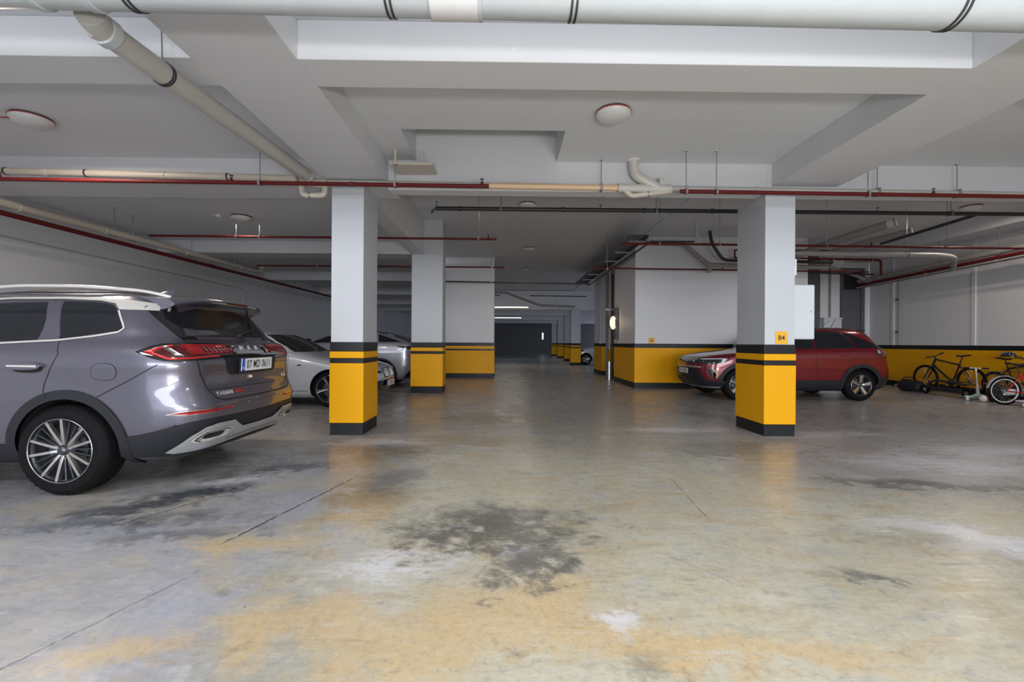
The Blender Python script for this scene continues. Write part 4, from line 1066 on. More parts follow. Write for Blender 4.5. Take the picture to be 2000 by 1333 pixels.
# ---------------- silver crossover in the next bay
def silver_crossover():
    t = thing('car', 'silver fastback crossover, tail to the right, between the two left columns', 'car', (-3.27, 12.75, 0), PI)
    B = Body([
        (0.20, -0.62, 3.35, 0.74, .4, .3, .5, .3),
        (0.30, -0.78, 3.56, 0.86, .42, .34, .6, .40),
        (0.45, -0.86, 3.62, 0.90, .42, .34, .65, .42),
        (0.62, -0.90, 3.63, 0.92, .42, .34, .65, .42),
        (0.78, -0.90, 3.60, 0.925, .40, .32, .65, .42),
        (0.90, -0.88, 3.48, 0.925, .38, .30, .65, .42),
        (0.98, -0.88, 3.20, 0.92, .36, .30, .6, .40),
        (1.06, -0.90, 2.75, 0.91, .35, .30, .5, .40),
        (1.12, -0.92, 2.25, 0.895, .34, .30, .45, .38),
        (1.16, -0.90, 2.05, 0.88, .33, .30, .42, .36),
        (1.20, -0.80, 1.92, 0.85, .33, .30, .42, .36),
        (1.28, -0.58, 1.72, 0.80, .34, .30, .40, .36),
        (1.36, -0.34, 1.50, 0.74, .36, .32, .40, .36),
        (1.44, -0.06, 1.26, 0.67, .36, .32, .36, .34),
        (1.50, 0.22, 1.06, 0.57, .30, .30, .28, .30),
        (1.535, 0.44, 0.90, 0.43, .16, .22, .16, .22),
        (1.55, 0.58, 0.76, 0.22, .06, .12, .06, .12)])
    skin('body', B, [(0, 0.35, 0.39, 0.66, 0), (2.75, 0.35, 0.39, 0.66, 0)], PAINT_SILVER, t)
    P = lambda name, fn, poly, m, **k: B.smooth_normals(obj(name, panel(fn, poly, **k), m, t))
    for x in (0.0, 2.75):
        for s in (1, -1): wheel(t, x, s * 0.89, s, 0.35, 0.23, 0.235, 'five', M['alloy_dark'], M['alloy_dark'])
    for sg in (1, -1):
        S = B.side(sg)
        P('front_door_window', S, [(2.00, 1.165), (1.80, 1.255), (1.50, 1.355), (1.22, 1.425), (0.95, 1.455), (0.86, 1.455), (0.86, 1.19)], M['glass'], off=0.004)
        P('rear_door_window', S, [(0.81, 1.195), (0.81, 1.455), (0.52, 1.45), (0.16, 1.41), (0.10, 1.20)], M['glass'], off=0.004)
        P('quarter_window', S, [(0.05, 1.20), (0.10, 1.40), (-0.20, 1.315), (-0.54, 1.20)], M['glass'], off=0.004)
        for seam in ([(2.02, 1.12), (2.08, 0.95), (2.02, 0.45)], [(0.83, 1.16), (0.86, 0.8), (0.80, 0.3)], [(0.06, 1.18), (0.10, 0.98), (0.36, 0.66)]):
            P('panel_seam', S, strip_poly(seam, 0.008), M['seam'], off=0.0012, thick=0.003)
        P('front_arch_trim', S, ring_poly(2.75, 0.35, 0.388, 0.435, -20, 195), M['plastic'], off=0.010, thick=0.03)
        P('rear_arch_trim', S, ring_poly(0, 0.35, 0.388, 0.435, -15, 200), M['plastic'], off=0.010, thick=0.03)
        P('sill_trim', S, [(0.42, 0.22), (2.34, 0.22), (2.34, 0.38), (0.42, 0.38)], M['plastic'], off=0.010)
        Wr = B.wrap(-0.1, 0.30 * sg, -1)
        f = lambda p: [(a * sg, z) for a, z in p]
        h = P('tail_lamp', Wr, f([(4, 1.10), (4, 1.015), (40, 1.02), (54, 1.06), (64, 1.115), (50, 1.095)]), M['head_lens'], off=0.008, step=(4, 0.03))
        obj('light_strip', panel(Wr, f([(8, 1.085), (8, 1.065), (44, 1.068), (56, 1.09)]), off=0.012, step=(4, 0.02), thick=0.004), M['red_lens_dark'], h)
        P('bumper_corner_trim', B.wrap(-0.2, 0.1 * sg, -1), f([(2, 0.26), (60, 0.26), (58, 0.36), (40, 0.62), (24, 0.74), (2, 0.74)]), M['plastic'], off=0.008, step=(4, 0.03))
        mm = NB()
        bmesh.ops.create_icosphere(mm, subdivisions=3, radius=1.0, matrix=Matrix.Translation((1.82, sg * 1.0, 1.21)) @ Matrix.Diagonal((0.08, 0.12, 0.075, 1)))
        add_tube(mm, [(1.84, sg * 0.82, 1.16), (1.83, sg * 0.96, 1.18)], 0.024, 8)
        obj('door_mirror', mm, M['gloss_black'], t, None, True)
        P('headlamp', B.wrap(2.8, 0.25 * sg, 1), f([(8, 0.955), (10, 0.90), (44, 0.905), (60, 0.935), (30, 0.965)]), M['head_lens'], off=0.006, step=(4, 0.03))
    P('windscreen', B.front(), [(-0.76, 1.17), (0.76, 1.17), (0.68, 1.34), (0.55, 1.47), (-0.55, 1.47), (-0.68, 1.34)], M['glass'], off=0.004)
    P('grille', B.front(), [(-0.45, 0.40), (0.45, 0.40), (0.52, 0.78), (-0.52, 0.78)], M['gloss_black'], off=0.006)
    P('rear_window', B.rear(), [(-0.70, 1.21), (0.70, 1.21), (0.55, 1.47), (-0.55, 1.47)], M['glass'], off=0.004)
    sp = NB()
    add_box(sp, -0.42, -0.10, -0.60, 0.60, 1.375, 1.40, 0.01)
    for v in sp.verts: v.co.z += (v.co.x + 0.26) * 0.30 - 0.05 * abs(v.co.y) ** 2
    obj('tail_spoiler', sp, M['gloss_black'], t)
    plate(t, '07 CKA 27', (-0.915, 0, 0.88), (0, -1, 0), (0, 0, 1))
    return t
silver_crossover()

# ---------------- red hatchback SUV behind the right column, nose to the left
def red_suv():
    t = thing('car', 'dark red compact SUV parked behind the right hand column', 'car', (7.56, 10.45, 0), PI)
    B = Body([
        (0.20, -0.50, 3.10, 0.70, .36, .3, .4, .3),
        (0.28, -0.66, 3.30, 0.82, .38, .32, .55, .36),
        (0.42, -0.73, 3.42, 0.865, .38, .32, .62, .42),
        (0.56, -0.755, 3.45, 0.88, .38, .32, .65, .44),
        (0.68, -0.745, 3.44, 0.885, .37, .31, .65, .44),
        (0.80, -0.72, 3.42, 0.886, .36, .30, .65, .44),
        (0.88, -0.70, 3.36, 0.885, .35, .30, .65, .44),
        (0.95, -0.69, 3.20, 0.882, .34, .29, .6, .42),
        (1.00, -0.68, 2.92, 0.876, .34, .28, .5, .40),
        (1.05, -0.66, 2.45, 0.866, .33, .28, .45, .38),
        (1.09, -0.63, 2.12, 0.850, .32, .27, .42, .36),
        (1.14, -0.58, 1.98, 0.825, .31, .26, .40, .36),
        (1.24, -0.51, 1.80, 0.785, .30, .26, .38, .36),
        (1.36, -0.42, 1.55, 0.735, .30, .26, .36, .34),
        (1.46, -0.34, 1.28, 0.680, .30, .28, .34, .34),
        (1.51, -0.28, 1.10, 0.630, .30, .30, .32, .33),
        (1.55, -0.14, 0.92, 0.545, .30, .30, .28, .30),
        (1.575, 0.05, 0.78, 0.43, .24, .26, .22, .26),
        (1.590, 0.22, 0.62, 0.27, .12, .16, .12, .16),
        (1.598, 0.36, 0.48, 0.10, .03, .06, .03, .06)])
    skin('body', B, [(0, 0.345, 0.375, 0.62, 0), (2.604, 0.345, 0.375, 0.62, 0)], PAINT_RED, t)
    P = lambda name, fn, poly, m, **k: B.smooth_normals(obj(name, panel(fn, poly, **k), m, t))
    for x in (0.0, 2.604):
        for s in (1, -1): wheel(t, x, s * 0.855, s, 0.338, 0.215, 0.218, 'five', M['alloy'], M['alloy_dark'])
    for sg in (1, -1):
        S = B.side(sg)
        P('front_door_window', S, [(1.96, 1.10), (1.80, 1.215), (1.55, 1.335), (1.28, 1.43), (1.02, 1.465), (0.98, 1.11)], M['glass'], off=0.004)
        P('rear_door_window', S, [(0.94, 1.11), (0.98, 1.468), (0.70, 1.475), (0.36, 1.462), (0.19, 1.30), (0.14, 1.125)], M['glass'], off=0.004)
        P('quarter_window', S, [(0.31, 1.455), (0.10, 1.42), (-0.12, 1.30), (-0.34, 1.16), (-0.40, 1.128), (0.10, 1.125), (0.15, 1.29)], M['glass'], off=0.004)
        P('rear_pillar_trim', S, [(-0.10, 1.305), (-0.36, 1.16), (-0.44, 1.12), (-0.60, 1.115), (-0.50, 1.15), (-0.30, 1.24)], M['gloss_black'], off=0.005)
        P('window_bright_trim', S, strip_poly([(1.90, 1.165), (1.55, 1.35), (1.28, 1.445), (0.98, 1.485), (0.70, 1.492), (0.36, 1.478), (0.12, 1.435)], 0.010), M['gloss_black'], off=0.006)
        for seam in ([(1.98, 1.08), (2.02, 0.9), (1.97, 0.45)], [(0.98, 1.10), (1.0, 0.85), (0.95, 0.45)], [(0.10, 1.10), (0.13, 0.95), (0.32, 0.72), (0.40, 0.55)]):
            P('panel_seam', S, strip_poly(seam, 0.008), M['seam'], off=0.0012, thick=0.003)
        P('rear_arch_trim', S, ring_poly(0, 0.345, 0.372, 0.452, -12, 196), M['plastic'], off=0.012, thick=0.03)
        P('front_arch_trim', S, ring_poly(2.604, 0.345, 0.372, 0.452, -16, 192), M['plastic'], off=0.012, thick=0.03)
        P('sill_trim', S, [(0.42, 0.215), (2.18, 0.215), (2.18, 0.44), (0.42, 0.44)], M['plastic'], off=0.010)
        P('rear_bumper_trim', B.wrap(0, 0, -1), [(a * sg, z) for a, z in ((0, 0.24), (70, 0.26), (66, 0.50), (40, 0.56), (0, 0.52))], M['plastic'], off=0.010, step=(4, 0.03), thick=0.03)
        for hx in (0.36, 1.25):
            P('door_handle', S, smooth_poly([(hx - 0.10, 0.945), (hx + 0.10, 0.95), (hx + 0.10, 0.975), (hx - 0.10, 0.972)], 1), PAINT_RED, off=0.028, thick=0.03, step=(0.03, 0.02))
        P('door_crease', S, [(0.5, 0.60), (1.9, 0.56), (1.9, 0.575), (0.5, 0.618)], PAINT_RED, off=0.008, thick=0.02)
        mm = NB()
        bmesh.ops.create_icosphere(mm, subdivisions=3, radius=1.0, matrix=Matrix.Translation((1.74, sg * 0.97, 1.13)) @ Matrix.Diagonal((0.08, 0.12, 0.08, 1)))
        add_tube(mm, [(1.76, sg * 0.78, 1.09), (1.75, sg * 0.92, 1.10)], 0.024, 8)
        obj('door_mirror', mm, M['gloss_black'], t, None, True)
        Wf = B.wrap(2.6, 0.25 * sg, 1)
        f = lambda p: [(a * sg, z) for a, z in p]
        h = P('headlamp', Wf, f([(24, 0.875), (26, 0.785), (48, 0.770), (62, 0.800), (70, 0.905), (56, 0.900), (40, 0.890)]), M['head_lens'], off=0.006, step=(4, 0.03))
        obj('light_strip', panel(Wf, f([(24, 0.878), (25, 0.860), (50, 0.874), (58, 0.876), (55, 0.790), (59, 0.790), (66, 0.890), (58, 0.895)]), off=0.010, step=(3, 0.02), thick=0.004), M['head_white'], h)
        h = P('fog_lamp', Wf, f([(36, 0.66), (46, 0.665), (52, 0.58), (50, 0.46), (45, 0.46)]), M['gloss_black'], off=0.006, step=(4, 0.03))
        obj('light_strip', panel(Wf, f([(44, 0.655), (46.5, 0.655), (52.5, 0.56), (50.5, 0.475), (48.5, 0.475), (50, 0.56)]), off=0.010, step=(3, 0.02), thick=0.004), mat('amber_white_lamp', (0.85, 0.70, 0.36), 0.2), h)
        P('tail_lamp', B.wrap(0, 0.25 * sg, -1), f([(20, 0.92), (22, 1.03), (60, 1.06), (66, 0.98), (50, 0.93)]), M['red_lens_dark'], off=0.006, step=(4, 0.03))
        P('tail_lamp_reflector', B.wrap(0, 0.25 * sg, -1), f([(56, 1.02), (56, 1.09), (60, 1.09), (61, 1.02)]), M['silver'], off=0.010, step=(3, 0.03))
    F = B.front()
    P('grille', F, [(-0.56, 0.775), (0.56, 0.775), (0.62, 0.885), (-0.62, 0.885)], M['gloss_black'], off=0.008)
    P('grille_top_strip', F, strip_poly([(-0.62, 0.905), (0, 0.912), (0.62, 0.905)], 0.014), M['gloss_black'], off=0.012)
    P('bumper_strip', F, strip_poly([(-0.66, 0.70), (0, 0.70), (0.66, 0.70)], 0.03), M['silver'], off=0.006)
    Wc = B.wrap(2.5, 0, 1)
    P('lower_bumper_trim', Wc, [(-72, 0.24), (-40, 0.22), (0, 0.21), (40, 0.22), (72, 0.24), (66, 0.40), (44, 0.42), (34, 0.66), (0, 0.67), (-34, 0.66), (-44, 0.42), (-66, 0.40)], M['plastic'], off=0.010, step=(4, 0.03), thick=0.03)
    for z in (0.36, 0.42, 0.48, 0.54, 0.60): P('grille_slat', F, [(-0.5, z), (0.5, z), (0.5, z + 0.014), (-0.5, z + 0.014)], M['gloss_black'], off=0.020)
    P('skid_strip', Wc, [(-58, 0.275), (0, 0.262), (58, 0.275), (58, 0.292), (0, 0.28), (-58, 0.292)], M['silver'], off=0.018, step=(4, 0.03))
    plate(t, '07 ALE 853', (3.475, 0, 0.60), (0, 1, 0), (0, 0, 1))
    P('windscreen', F, [(-0.74, 1.11), (0.74, 1.11), (0.62, 1.47), (-0.62, 1.47)], M['glass'], off=0.004)
    P('rear_window', B.rear(), [(-0.62, 1.10), (0.62, 1.10), (0.54, 1.44), (-0.54, 1.44)], M['glass'], off=0.004)
    sp = NB()
    for sgn in (0,): add_box(sp, -0.33, -0.02, -0.54, 0.54, 1.50, 1.535, 0.012)
    obj('roof_spoiler', sp, M['gloss_black'], t)
    ae = tube([(0.30, 0.0, 1.585), (0.28, 0.0, 1.60), (0.08, 0.0, 1.76)], 0.005, 6)
    obj('roof_aerial', ae, M['plastic'], t)
    return t
red_suv()

# ---------------- far white car, half hidden by the shaft wall
def far_car():
    t = thing('car', 'small white car in the dark beyond the far shaft wall', 'car', (6.9, 25.9, 0), PI)
    B = Body([(0.2, -0.6, 2.9, 0.7, .3, .3, .4, .3), (0.4, -0.75, 3.1, 0.85, .35, .3, .6, .4), (0.65, -0.8, 3.12, 0.87, .35, .3, .6, .4), (0.85, -0.78, 2.95, 0.87, .33, .3, .6, .4),
              (0.96, -0.72, 2.3, 0.85, .3, .28, .45, .36), (1.02, -0.66, 1.9, 0.81, .3, .28, .4, .36), (1.25, -0.45, 1.4, 0.70, .3, .28, .36, .33), (1.42, -0.2, 0.9, 0.55, .28, .28, .26, .28), (1.47, 0.2, 0.5, 0.2, .1, .1, .1, .1)])
    skin('body', B, [(0, 0.32, 0.35, 0.6, 0), (2.5, 0.32, 0.35, 0.6, 0)], PAINT_WHITE, t)
    for s in (1, -1):
        for x in (0, 2.5): wheel(t, x, s * 0.84, s, 0.315, 0.2, 0.2, 'five', M['alloy'], M['alloy_dark'])
        obj('side_window', panel(B.side(s), [(1.85, 1.03), (1.3, 1.28), (0.9, 1.38), (-0.1, 1.36), (-0.5, 1.05)], off=0.004), M['glass'], t)
        obj('headlamp', panel(B.wrap(2.3, 0.2 * s, 1), [(20 * s, 0.70), (60 * s, 0.76), (64 * s, 0.84), (24 * s, 0.80)], off=0.006, step=(4, 0.03)), M['head_lens'], t)
    obj('windscreen', panel(B.front(), [(-0.7, 1.04), (0.7, 1.04), (0.55, 1.38), (-0.55, 1.38)], off=0.004), M['glass'], t)
    return t
far_car()
# ------------------------------------------------------------------ pipework and fittings under the ceiling
def pipe_thing(label, pts, r, m, seg=16, bend=0.0, name='pipe', cat='pipe'):
    """a run of pipe; local frame is the world frame, origin at the first point"""
    o0 = Vector(pts[0])
    t = thing(name, label, cat, o0)
    t['r'] = r
    obj('pipe_run', tube([Vector(p) - o0 for p in pts], r, seg, bend), m, t, None, 'auto')
    return t, o0
def clamp(t, o0, p, axis, r, m=None, w=0.022, double=False):
    bm = NB()
    c = Vector(p) - o0
    ax = Vector(axis).normalized()
    if double:
        for s in (-1, 1): add_ring(bm, c + ax * s * w * 0.42, axis, r, w * 0.36, 0.007, 36)
    else: add_ring(bm, c, axis, r, w, 0.006, 24)
    return obj('pipe_clamp', bm, m or M['dark_steel'], t, None, 'auto')
def collar(t, o0, p, axis, r, w, m, d=0.008):
    bm = NB()
    c = Vector(p) - o0
    add_lathe(bm, [(r, -w / 2), (r + d, -w / 2 + 0.004), (r + d, w / 2 - 0.004), (r, w / 2)], c, axis, 28)
    return obj('coupling', bm, m, t, None, 'auto')
def hanger(t, o0, p, ztop, r, zoff=0.0):
    """threaded rod from the slab to a clip round the pipe"""
    x, y, z = Vector(p) - o0
    zt = ztop - o0.z
    bm = tube([(x, y, z + r + zoff), (x, y, zt)], 0.006, 8)
    add_lathe(bm, [(0.016, -0.012), (0.02, 0.0)], (x, y, zt), (0, 0, 1), 10)
    obj('hanger_rod', bm, M['steel'], t, None, 'auto')
    bm = NB()
    add_box(bm, x - 0.012, x + 0.012, y - r - 0.010, y + r + 0.010, z - r - 0.006, z - r)
    add_box(bm, x - 0.012, x + 0.012, y - r - 0.012, y - r - 0.006, z - r, z + r + 0.006)
    add_box(bm, x - 0.012, x + 0.012, y + r + 0.006, y + r + 0.012, z - r, z + r + 0.006)
    add_box(bm, x - 0.012, x + 0.012, y - r - 0.010, y + r + 0.010, z + r + 0.004, z + r + 0.012)
    obj('hanger_clip', bm, M['steel'], t)
def sprinkler(t, o0, p, r, m, hh=0.075, down=False):
    x, y, z = Vector(p) - o0
    s = -1 if down else 1
    bm = NB()
    add_lathe(bm, [(0.018, r * 0.5), (0.018, hh * 0.5), (0.012, hh * 0.55), (0.012, hh * 0.75)], (x, y, z), (0, 0, s), 12)
    h = obj('sprinkler_head', bm, m, t, None, 'auto')
    bm = NB()
    for q in (-1, 1): add_tube(bm, [(x + q * 0.010, y, z + s * hh * 0.7), (x + q * 0.014, y, z + s * hh * 0.9), (x, y, z + s * hh * 1.05)], 0.003, 6)
    add_lathe(bm, [(0, hh * 1.05), (0.022, hh * 1.05), (0.022, hh * 1.10), (0, hh * 1.10)], (x, y, z), (0, 0, s), 12)
    obj('deflector', bm, M['dark_steel'], h)

# big drain pipe across the top of the view
MZ = lambda x: 3.117 - 0.0087 * x
t, o0 = pipe_thing('big grey white drain pipe spanning the top of the view', [(-6.8, 2.5, MZ(-6.8)), (11.4, 2.5, MZ(11.4))], 0.122, M['pvc'], 40, name='drain_pipe')
for x in (-2.045, -0.645, 0.355, 2.46): clamp(t, o0, (x, 2.5, MZ(x)), (1, 0, 0), 0.122, M['dark_steel'], 0.032, True)
for x, w in ((-2.56, 0.035), (-2.27, 0.05), (-0.29, 0.27), (-0.155, 0.03), (-0.42, 0.025), (-1.22, 0.012)):
    collar(t, o0, (x, 2.5, MZ(x)), (1, 0, 0), 0.121 if w < 0.2 else 0.1215, w, M['lamp_white'] if w > 0.2 else M['pvc'], 0.012 if w > 0.014 else 0.002)
for x in (-2.045, -0.645, 0.355, 2.46):
    obj('hanger_rod', tube([Vector((x, 2.5, MZ(x) + 0.125)) - o0, Vector((x, 2.5, 3.26 if x in () else 3.55)) - o0], 0.006, 8), M['steel'], t)
# branch pipe running away to the left column
t, o0 = pipe_thing('grey branch drain pipe slanting down from the big pipe to the left column', [(-2.42, 2.66, 3.088), (-2.45, 2.76, 3.075), (-2.45, 3.27, 3.099), (-2.45, 5.61, 3.232)], 0.076, M['pvc_grey'], 28, 0.05, name='drain_pipe')
ax = Vector((0, 2.39, 0.136))
clamp(t, o0, (-2.45, 3.27, 3.099), ax, 0.076, M['dark_steel'], 0.026, True)
obj('hanger_rod', tube([Vector((-2.46, 3.27, 3.17)) - o0, Vector((-2.47, 3.27, 3.55)) - o0], 0.005, 8), M['steel'], t)
collar(t, o0, (-2.45, 2.80, 3.078), ax, 0.076, 0.07, M['pvc'], 0.012)
collar(t, o0, (-2.45, 5.59, 3.231), ax, 0.076, 0.05, M['pvc_grey'], 0.008)
# elbow and U-trap beside the left column
t, o0 = pipe_thing('cream elbow and U shaped trap beside the left column top', [(-2.60, 5.80, 3.235), (-2.60, 5.80, 3.055), (-2.315, 5.80, 3.055), (-2.315, 5.80, 3.19)], 0.034, M['pvc_cream'], 18, 0.07, name='pipe_trap')
obj('elbow', tube([Vector(p) - o0 for p in ((-2.47, 5.70, 3.225), (-2.46, 5.80, 3.215), (-2.28, 5.80, 3.205))], 0.062, 20, 0.06), M['pvc_cream'], t, None, 'auto')
clamp(t, o0, (-2.50, 5.80, 3.055), (1, 0, 0), 0.034, M['steel'], 0.02)
collar(t, o0, (-2.60, 5.80, 3.14), (0, 0, 1), 0.034, 0.03, M['pvc_cream'], 0.006)
collar(t, o0, (-2.39, 5.80, 3.055), (1, 0, 0), 0.034, 0.03, M['pvc_cream'], 0.006)
# cream pipe of the left bay
CZ = lambda x: 3.262 + (x + 2.55) * -0.0160
t, o0 = pipe_thing('cream waste pipe along the front beam of the left bay', [(-6.75, 5.80, CZ(-6.75)), (-2.66, 5.80, CZ(-2.66))], 0.043, M['pvc_cream'], 18)
for x in (-6.30, -5.30, -3.53): clamp(t, o0, (x, 5.80, CZ(x)), (1, 0, 0), 0.043, M['dark_steel'], 0.018)
for x in (-5.80, -4.33, -2.70): collar(t, o0, (x, 5.80, CZ(x)), (1, 0, 0), 0.043, 0.05, M['pvc_cream'], 0.006)
# red sprinkler pipes of the first row
t, o0 = pipe_thing('red sprinkler pipe along the front beam, left half', [(-6.7, 5.50, 3.120), (-0.222, 5.50, 3.090)], 0.024, M['red_pipe'], 14)
for x in (-6.05, -3.31, -0.305): sprinkler(t, o0, (x, 5.50, 3.095 - (x + 0.3) * 0.0046), 0.024, M['red_pipe'])
hanger(t, o0, (-2.97, 5.50, 3.103), 3.55, 0.024)
hanger(t, o0, (-1.35, 5.50, 3.096), 3.355, 0.024)
clamp(t, o0, (-1.875, 5.50, 3.098), (1, 0, 0), 0.024, M['dark_steel'], 0.03, True)
t, o0 = pipe_thing('red sprinkler pipe along the front beam, right half', [(2.10, 5.50, 3.052), (10.7, 5.50, 3.010)], 0.024, M['red_pipe'], 14)
for x, zt in ((2.17, 3.55), (2.54, 3.55), (4.40, 3.55)): hanger(t, o0, (x, 5.50, 3.052 - (x - 2.10) * 0.0049), zt, 0.024)
for x in (5.21, 8.3): sprinkler(t, o0, (x, 5.50, 3.035), 0.024, M['red_pipe'])
# waste pipe crossing the middle and right bays
RZ = lambda x: 3.199 - 0.0072 * x
t, o0 = pipe_thing('grey waste pipe under the cross beam, from left column to right wall', [(-2.27, 5.80, RZ(-2.27)), (-0.23, 5.80, RZ(-0.23))], 0.040, M['pvc_grey'], 18)
obj('peach_section', tube([Vector((x, 5.80, RZ(x))) - o0 for x in (-0.23, 1.42)], 0.040, 18), M['pvc_peach'], t, None, 'auto')
obj('far_section', tube([Vector((x, 5.80, RZ(x))) - o0 for x in (2.08, 10.6)], 0.040, 18), M['pvc_grey'], t, None, 'auto')
fit = tube([Vector((x, 5.80, RZ(x))) - o0 for x in (1.42, 2.08)], 0.051, 20)
add_tube(fit, [Vector(p) - o0 for p in ((1.93, 5.80, 3.19), (1.66, 5.80, 3.335), (1.62, 5.80, 3.40), (1.61, 5.80, 3.55))], 0.060, 20, 0.09)
for p, a in (((1.43, 5.8, RZ(1.43)), (1, 0, 0)), ((1.75, 5.8, RZ(1.75)), (1, 0, 0)), ((2.07, 5.8, RZ(2.07)), (1, 0, 0)), ((1.64, 5.8, 3.37), (-0.25, 0, 1))):
    add_lathe(fit, [(0.050, -0.018), (0.066 if p[2] > 3.3 else 0.057, -0.014), (0.066 if p[2] > 3.3 else 0.057, 0.014), (0.050, 0.018)], Vector(p) - o0, a, 24)
obj('branch_fitting', fit, M['pvc_fit'], t, None, 'auto')
obj('ceiling_flange', lathe([(0.047, -0.03), (0.075, -0.012), (0.08, 0.0)], Vector((1.61, 5.80, 3.55)) - o0, (0, 0, 1), 24), M['lamp_white'], t, None, 'auto')
obj('cleanout_cap', lathe([(0.034, 0.0), (0.034, 0.075), (0.040, 0.078), (0.040, 0.105), (0.0, 0.108)], Vector((1.97, 5.80, 3.21)) - o0, (0, 0, 1), 18), M['pvc_fit'], t, None, 'auto')
low = tube([Vector(p) - o0 for p in ((1.50, 5.80, 3.165), (1.58, 5.80, 3.085), (1.83, 5.80, 3.120), (2.10, 5.80, 3.155))], 0.032, 16, 0.08)
obj('lower_branch', low, M['pvc_cream'], t, None, 'auto')
clamp(t, o0, (1.80, 5.80, 3.116), (1, 0, 0.14), 0.032, M['steel'], 0.018)
hanger(t, o0, (1.20, 5.80, RZ(1.2)), 3.55, 0.040)
for x in (4.76, 5.80): hanger(t, o0, (x, 5.80, RZ(x)), 3.55, 0.040)
for x in (3.2, 7.3): collar(t, o0, (x, 5.80, RZ(x)), (1, 0, 0), 0.040, 0.06, M['pvc_grey'], 0.006)
# bracket tray hung under the slab beside the left beam
t = thing('cable_bracket', 'beige sheet steel bracket hung under the slab beside the left beam', 'bracket', (-1.17, 5.67, 3.36))
obj('tray', box(-0.25, 0.26, -0.12, 0.22, 0.0, 0.035, 0.004), M['pvc_cream'], t)
for x in (-0.20, 0.13): obj('post', box(x - 0.014, x + 0.014, -0.10, -0.07, 0.035, 0.19, 0.002), M['pvc_cream'], t)
obj('side_bracket', tube([(-0.215, 0.05, 0.03), (-0.225, 0.0, 0.16), (-0.22, -0.06, 0.185)], 0.012, 8, 0.05), M['pvc_cream'], t)

# second, third and fourth rows
t, o0 = pipe_thing('red sprinkler pipe of the second row, left of the lane', [(-6.85, 8.8, 3.213), (-0.20, 8.8, 3.200)], 0.021, M['red_pipe'], 12)
for x, z in ((-5.2, 3.57), (-4.75, 3.57), (-0.55, 4.10)): hanger(t, o0, (x, 8.8, 3.21), z, 0.021)
for x in (-5.4, -0.36): sprinkler(t, o0, (x, 8.8, 3.21), 0.021, M['red_pipe'])
t, o0 = pipe_thing('red sprinkler pipe of the second row, right of the lane', [(2.24, 8.9, 3.165), (10.7, 8.9, 3.128)], 0.021, M['red_pipe'], 12)
for x in (3.0, 4.18, 6.3, 8.7): hanger(t, o0, (x, 8.9, 3.155), 4.08, 0.021)
for x in (2.85, 4.05, 7.2): sprinkler(t, o0, (x, 8.9, 3.155), 0.021, M['red_pipe'])
t, o0 = pipe_thing('red sprinkler pipe of the third row, left of the lane', [(-6.6, 12.1, 3.20), (-0.06, 12.1, 3.205)], 0.020, M['red_pipe'], 12)
for x, z in ((-5.0, 3.57), (-0.4, 4.1)): hanger(t, o0, (x, 12.1, 3.20), z, 0.020)
t, o0 = pipe_thing('red sprinkler pipe of the third row, across the shaft wall', [(2.24, 11.85, 3.165), (9.5, 11.85, 3.12)], 0.020, M['red_pipe'], 12)
for x in (2.62, 6.2): hanger(t, o0, (x, 11.85, 3.15), 4.08, 0.020)
sprinkler(t, o0, (5.65, 11.85, 3.145), 0.020, M['black_pipe'])
t, o0 = pipe_thing('black pipe crossing in front of the pier at the lane end', [(-2.05, 14.9, 3.19), (2.75, 14.9, 3.145)], 0.024, M['black_pipe'], 12)
for x in (-0.5,): hanger(t, o0, (x, 14.9, 3.18), 4.1, 0.024)
t, o0 = pipe_thing('long black steel pipe crossing behind both front columns', [(-1.14, 7.3, 3.345), (10.5, 7.3, 3.34)], 0.032, M['black_pipe'], 14)
for x in (1.5, 6.0): sprinkler(t, o0, (x, 7.3, 3.345), 0.032, M['steel'])
for x, z in ((-0.1, 4.1), (2.4, 4.1), (4.6, 4.07), (7.2, 4.07)): hanger(t, o0, (x, 7.3, 3.345), z, 0.032)
for x in (-0.75, 0.9, 2.2, 3.3): collar(t, o0, (x, 7.3, 3.345), (1, 0, 0), 0.032, 0.05, M['black_pipe'], 0.006)
sprinkler(t, o0, (-1.13, 7.3, 3.345), 0.02, M['steel'], 0.10)
obj('side_branch', tube([Vector(p) - o0 for p in ((7.66, 7.3, 3.34), (7.68, 7.6, 3.335), (7.72, 9.3, 3.29))], 0.028, 12), M['black_pipe'], t, None, 'auto')
obj('tail_branch', tube([Vector(p) - o0 for p in ((-1.14, 7.3, 3.345), (-1.20, 7.3, 3.30), (-1.20, 7.3, 3.275))], 0.018, 10), M['black_pipe'], t, None, 'auto')
# pipes along the left wall
t, o0 = pipe_thing('cream drain pipe hung along the left wall', [(-7.0, -3.6, 3.03), (-7.0, 6.4, 3.105), (-7.0, 13.0, 3.16), (-7.0, 13.2, 3.45)], 0.058, M['pvc_cream'], 20, 0.1)
for y in (6.6, 8.0, 10.0, 12.0): collar(t, o0, (-7.0, y, 3.10 + (y - 6.4) * 0.008), (0, 1, 0), 0.058, 0.04, M['pvc_cream'], 0.008)
for y in (8.2, 8.6, 10.2, 11.8): hanger(t, o0, (-7.0, y, 3.10 + (y - 6.4) * 0.008), 3.57, 0.058)
t, o0 = pipe_thing('dark red pipe hung along the left wall under the cream one', [(-7.06, -3.6, 2.95), (-7.06, 6.4, 2.975), (-7.06, 24.0, 3.03)], 0.038, M['red_pipe'], 16)
for y in (5.0, 11.0, 17.0): collar(t, o0, (-7.06, y, 2.975 + (y - 6.4) * 0.004), (0, 1, 0), 0.038, 0.06, M['red_pipe'], 0.007)
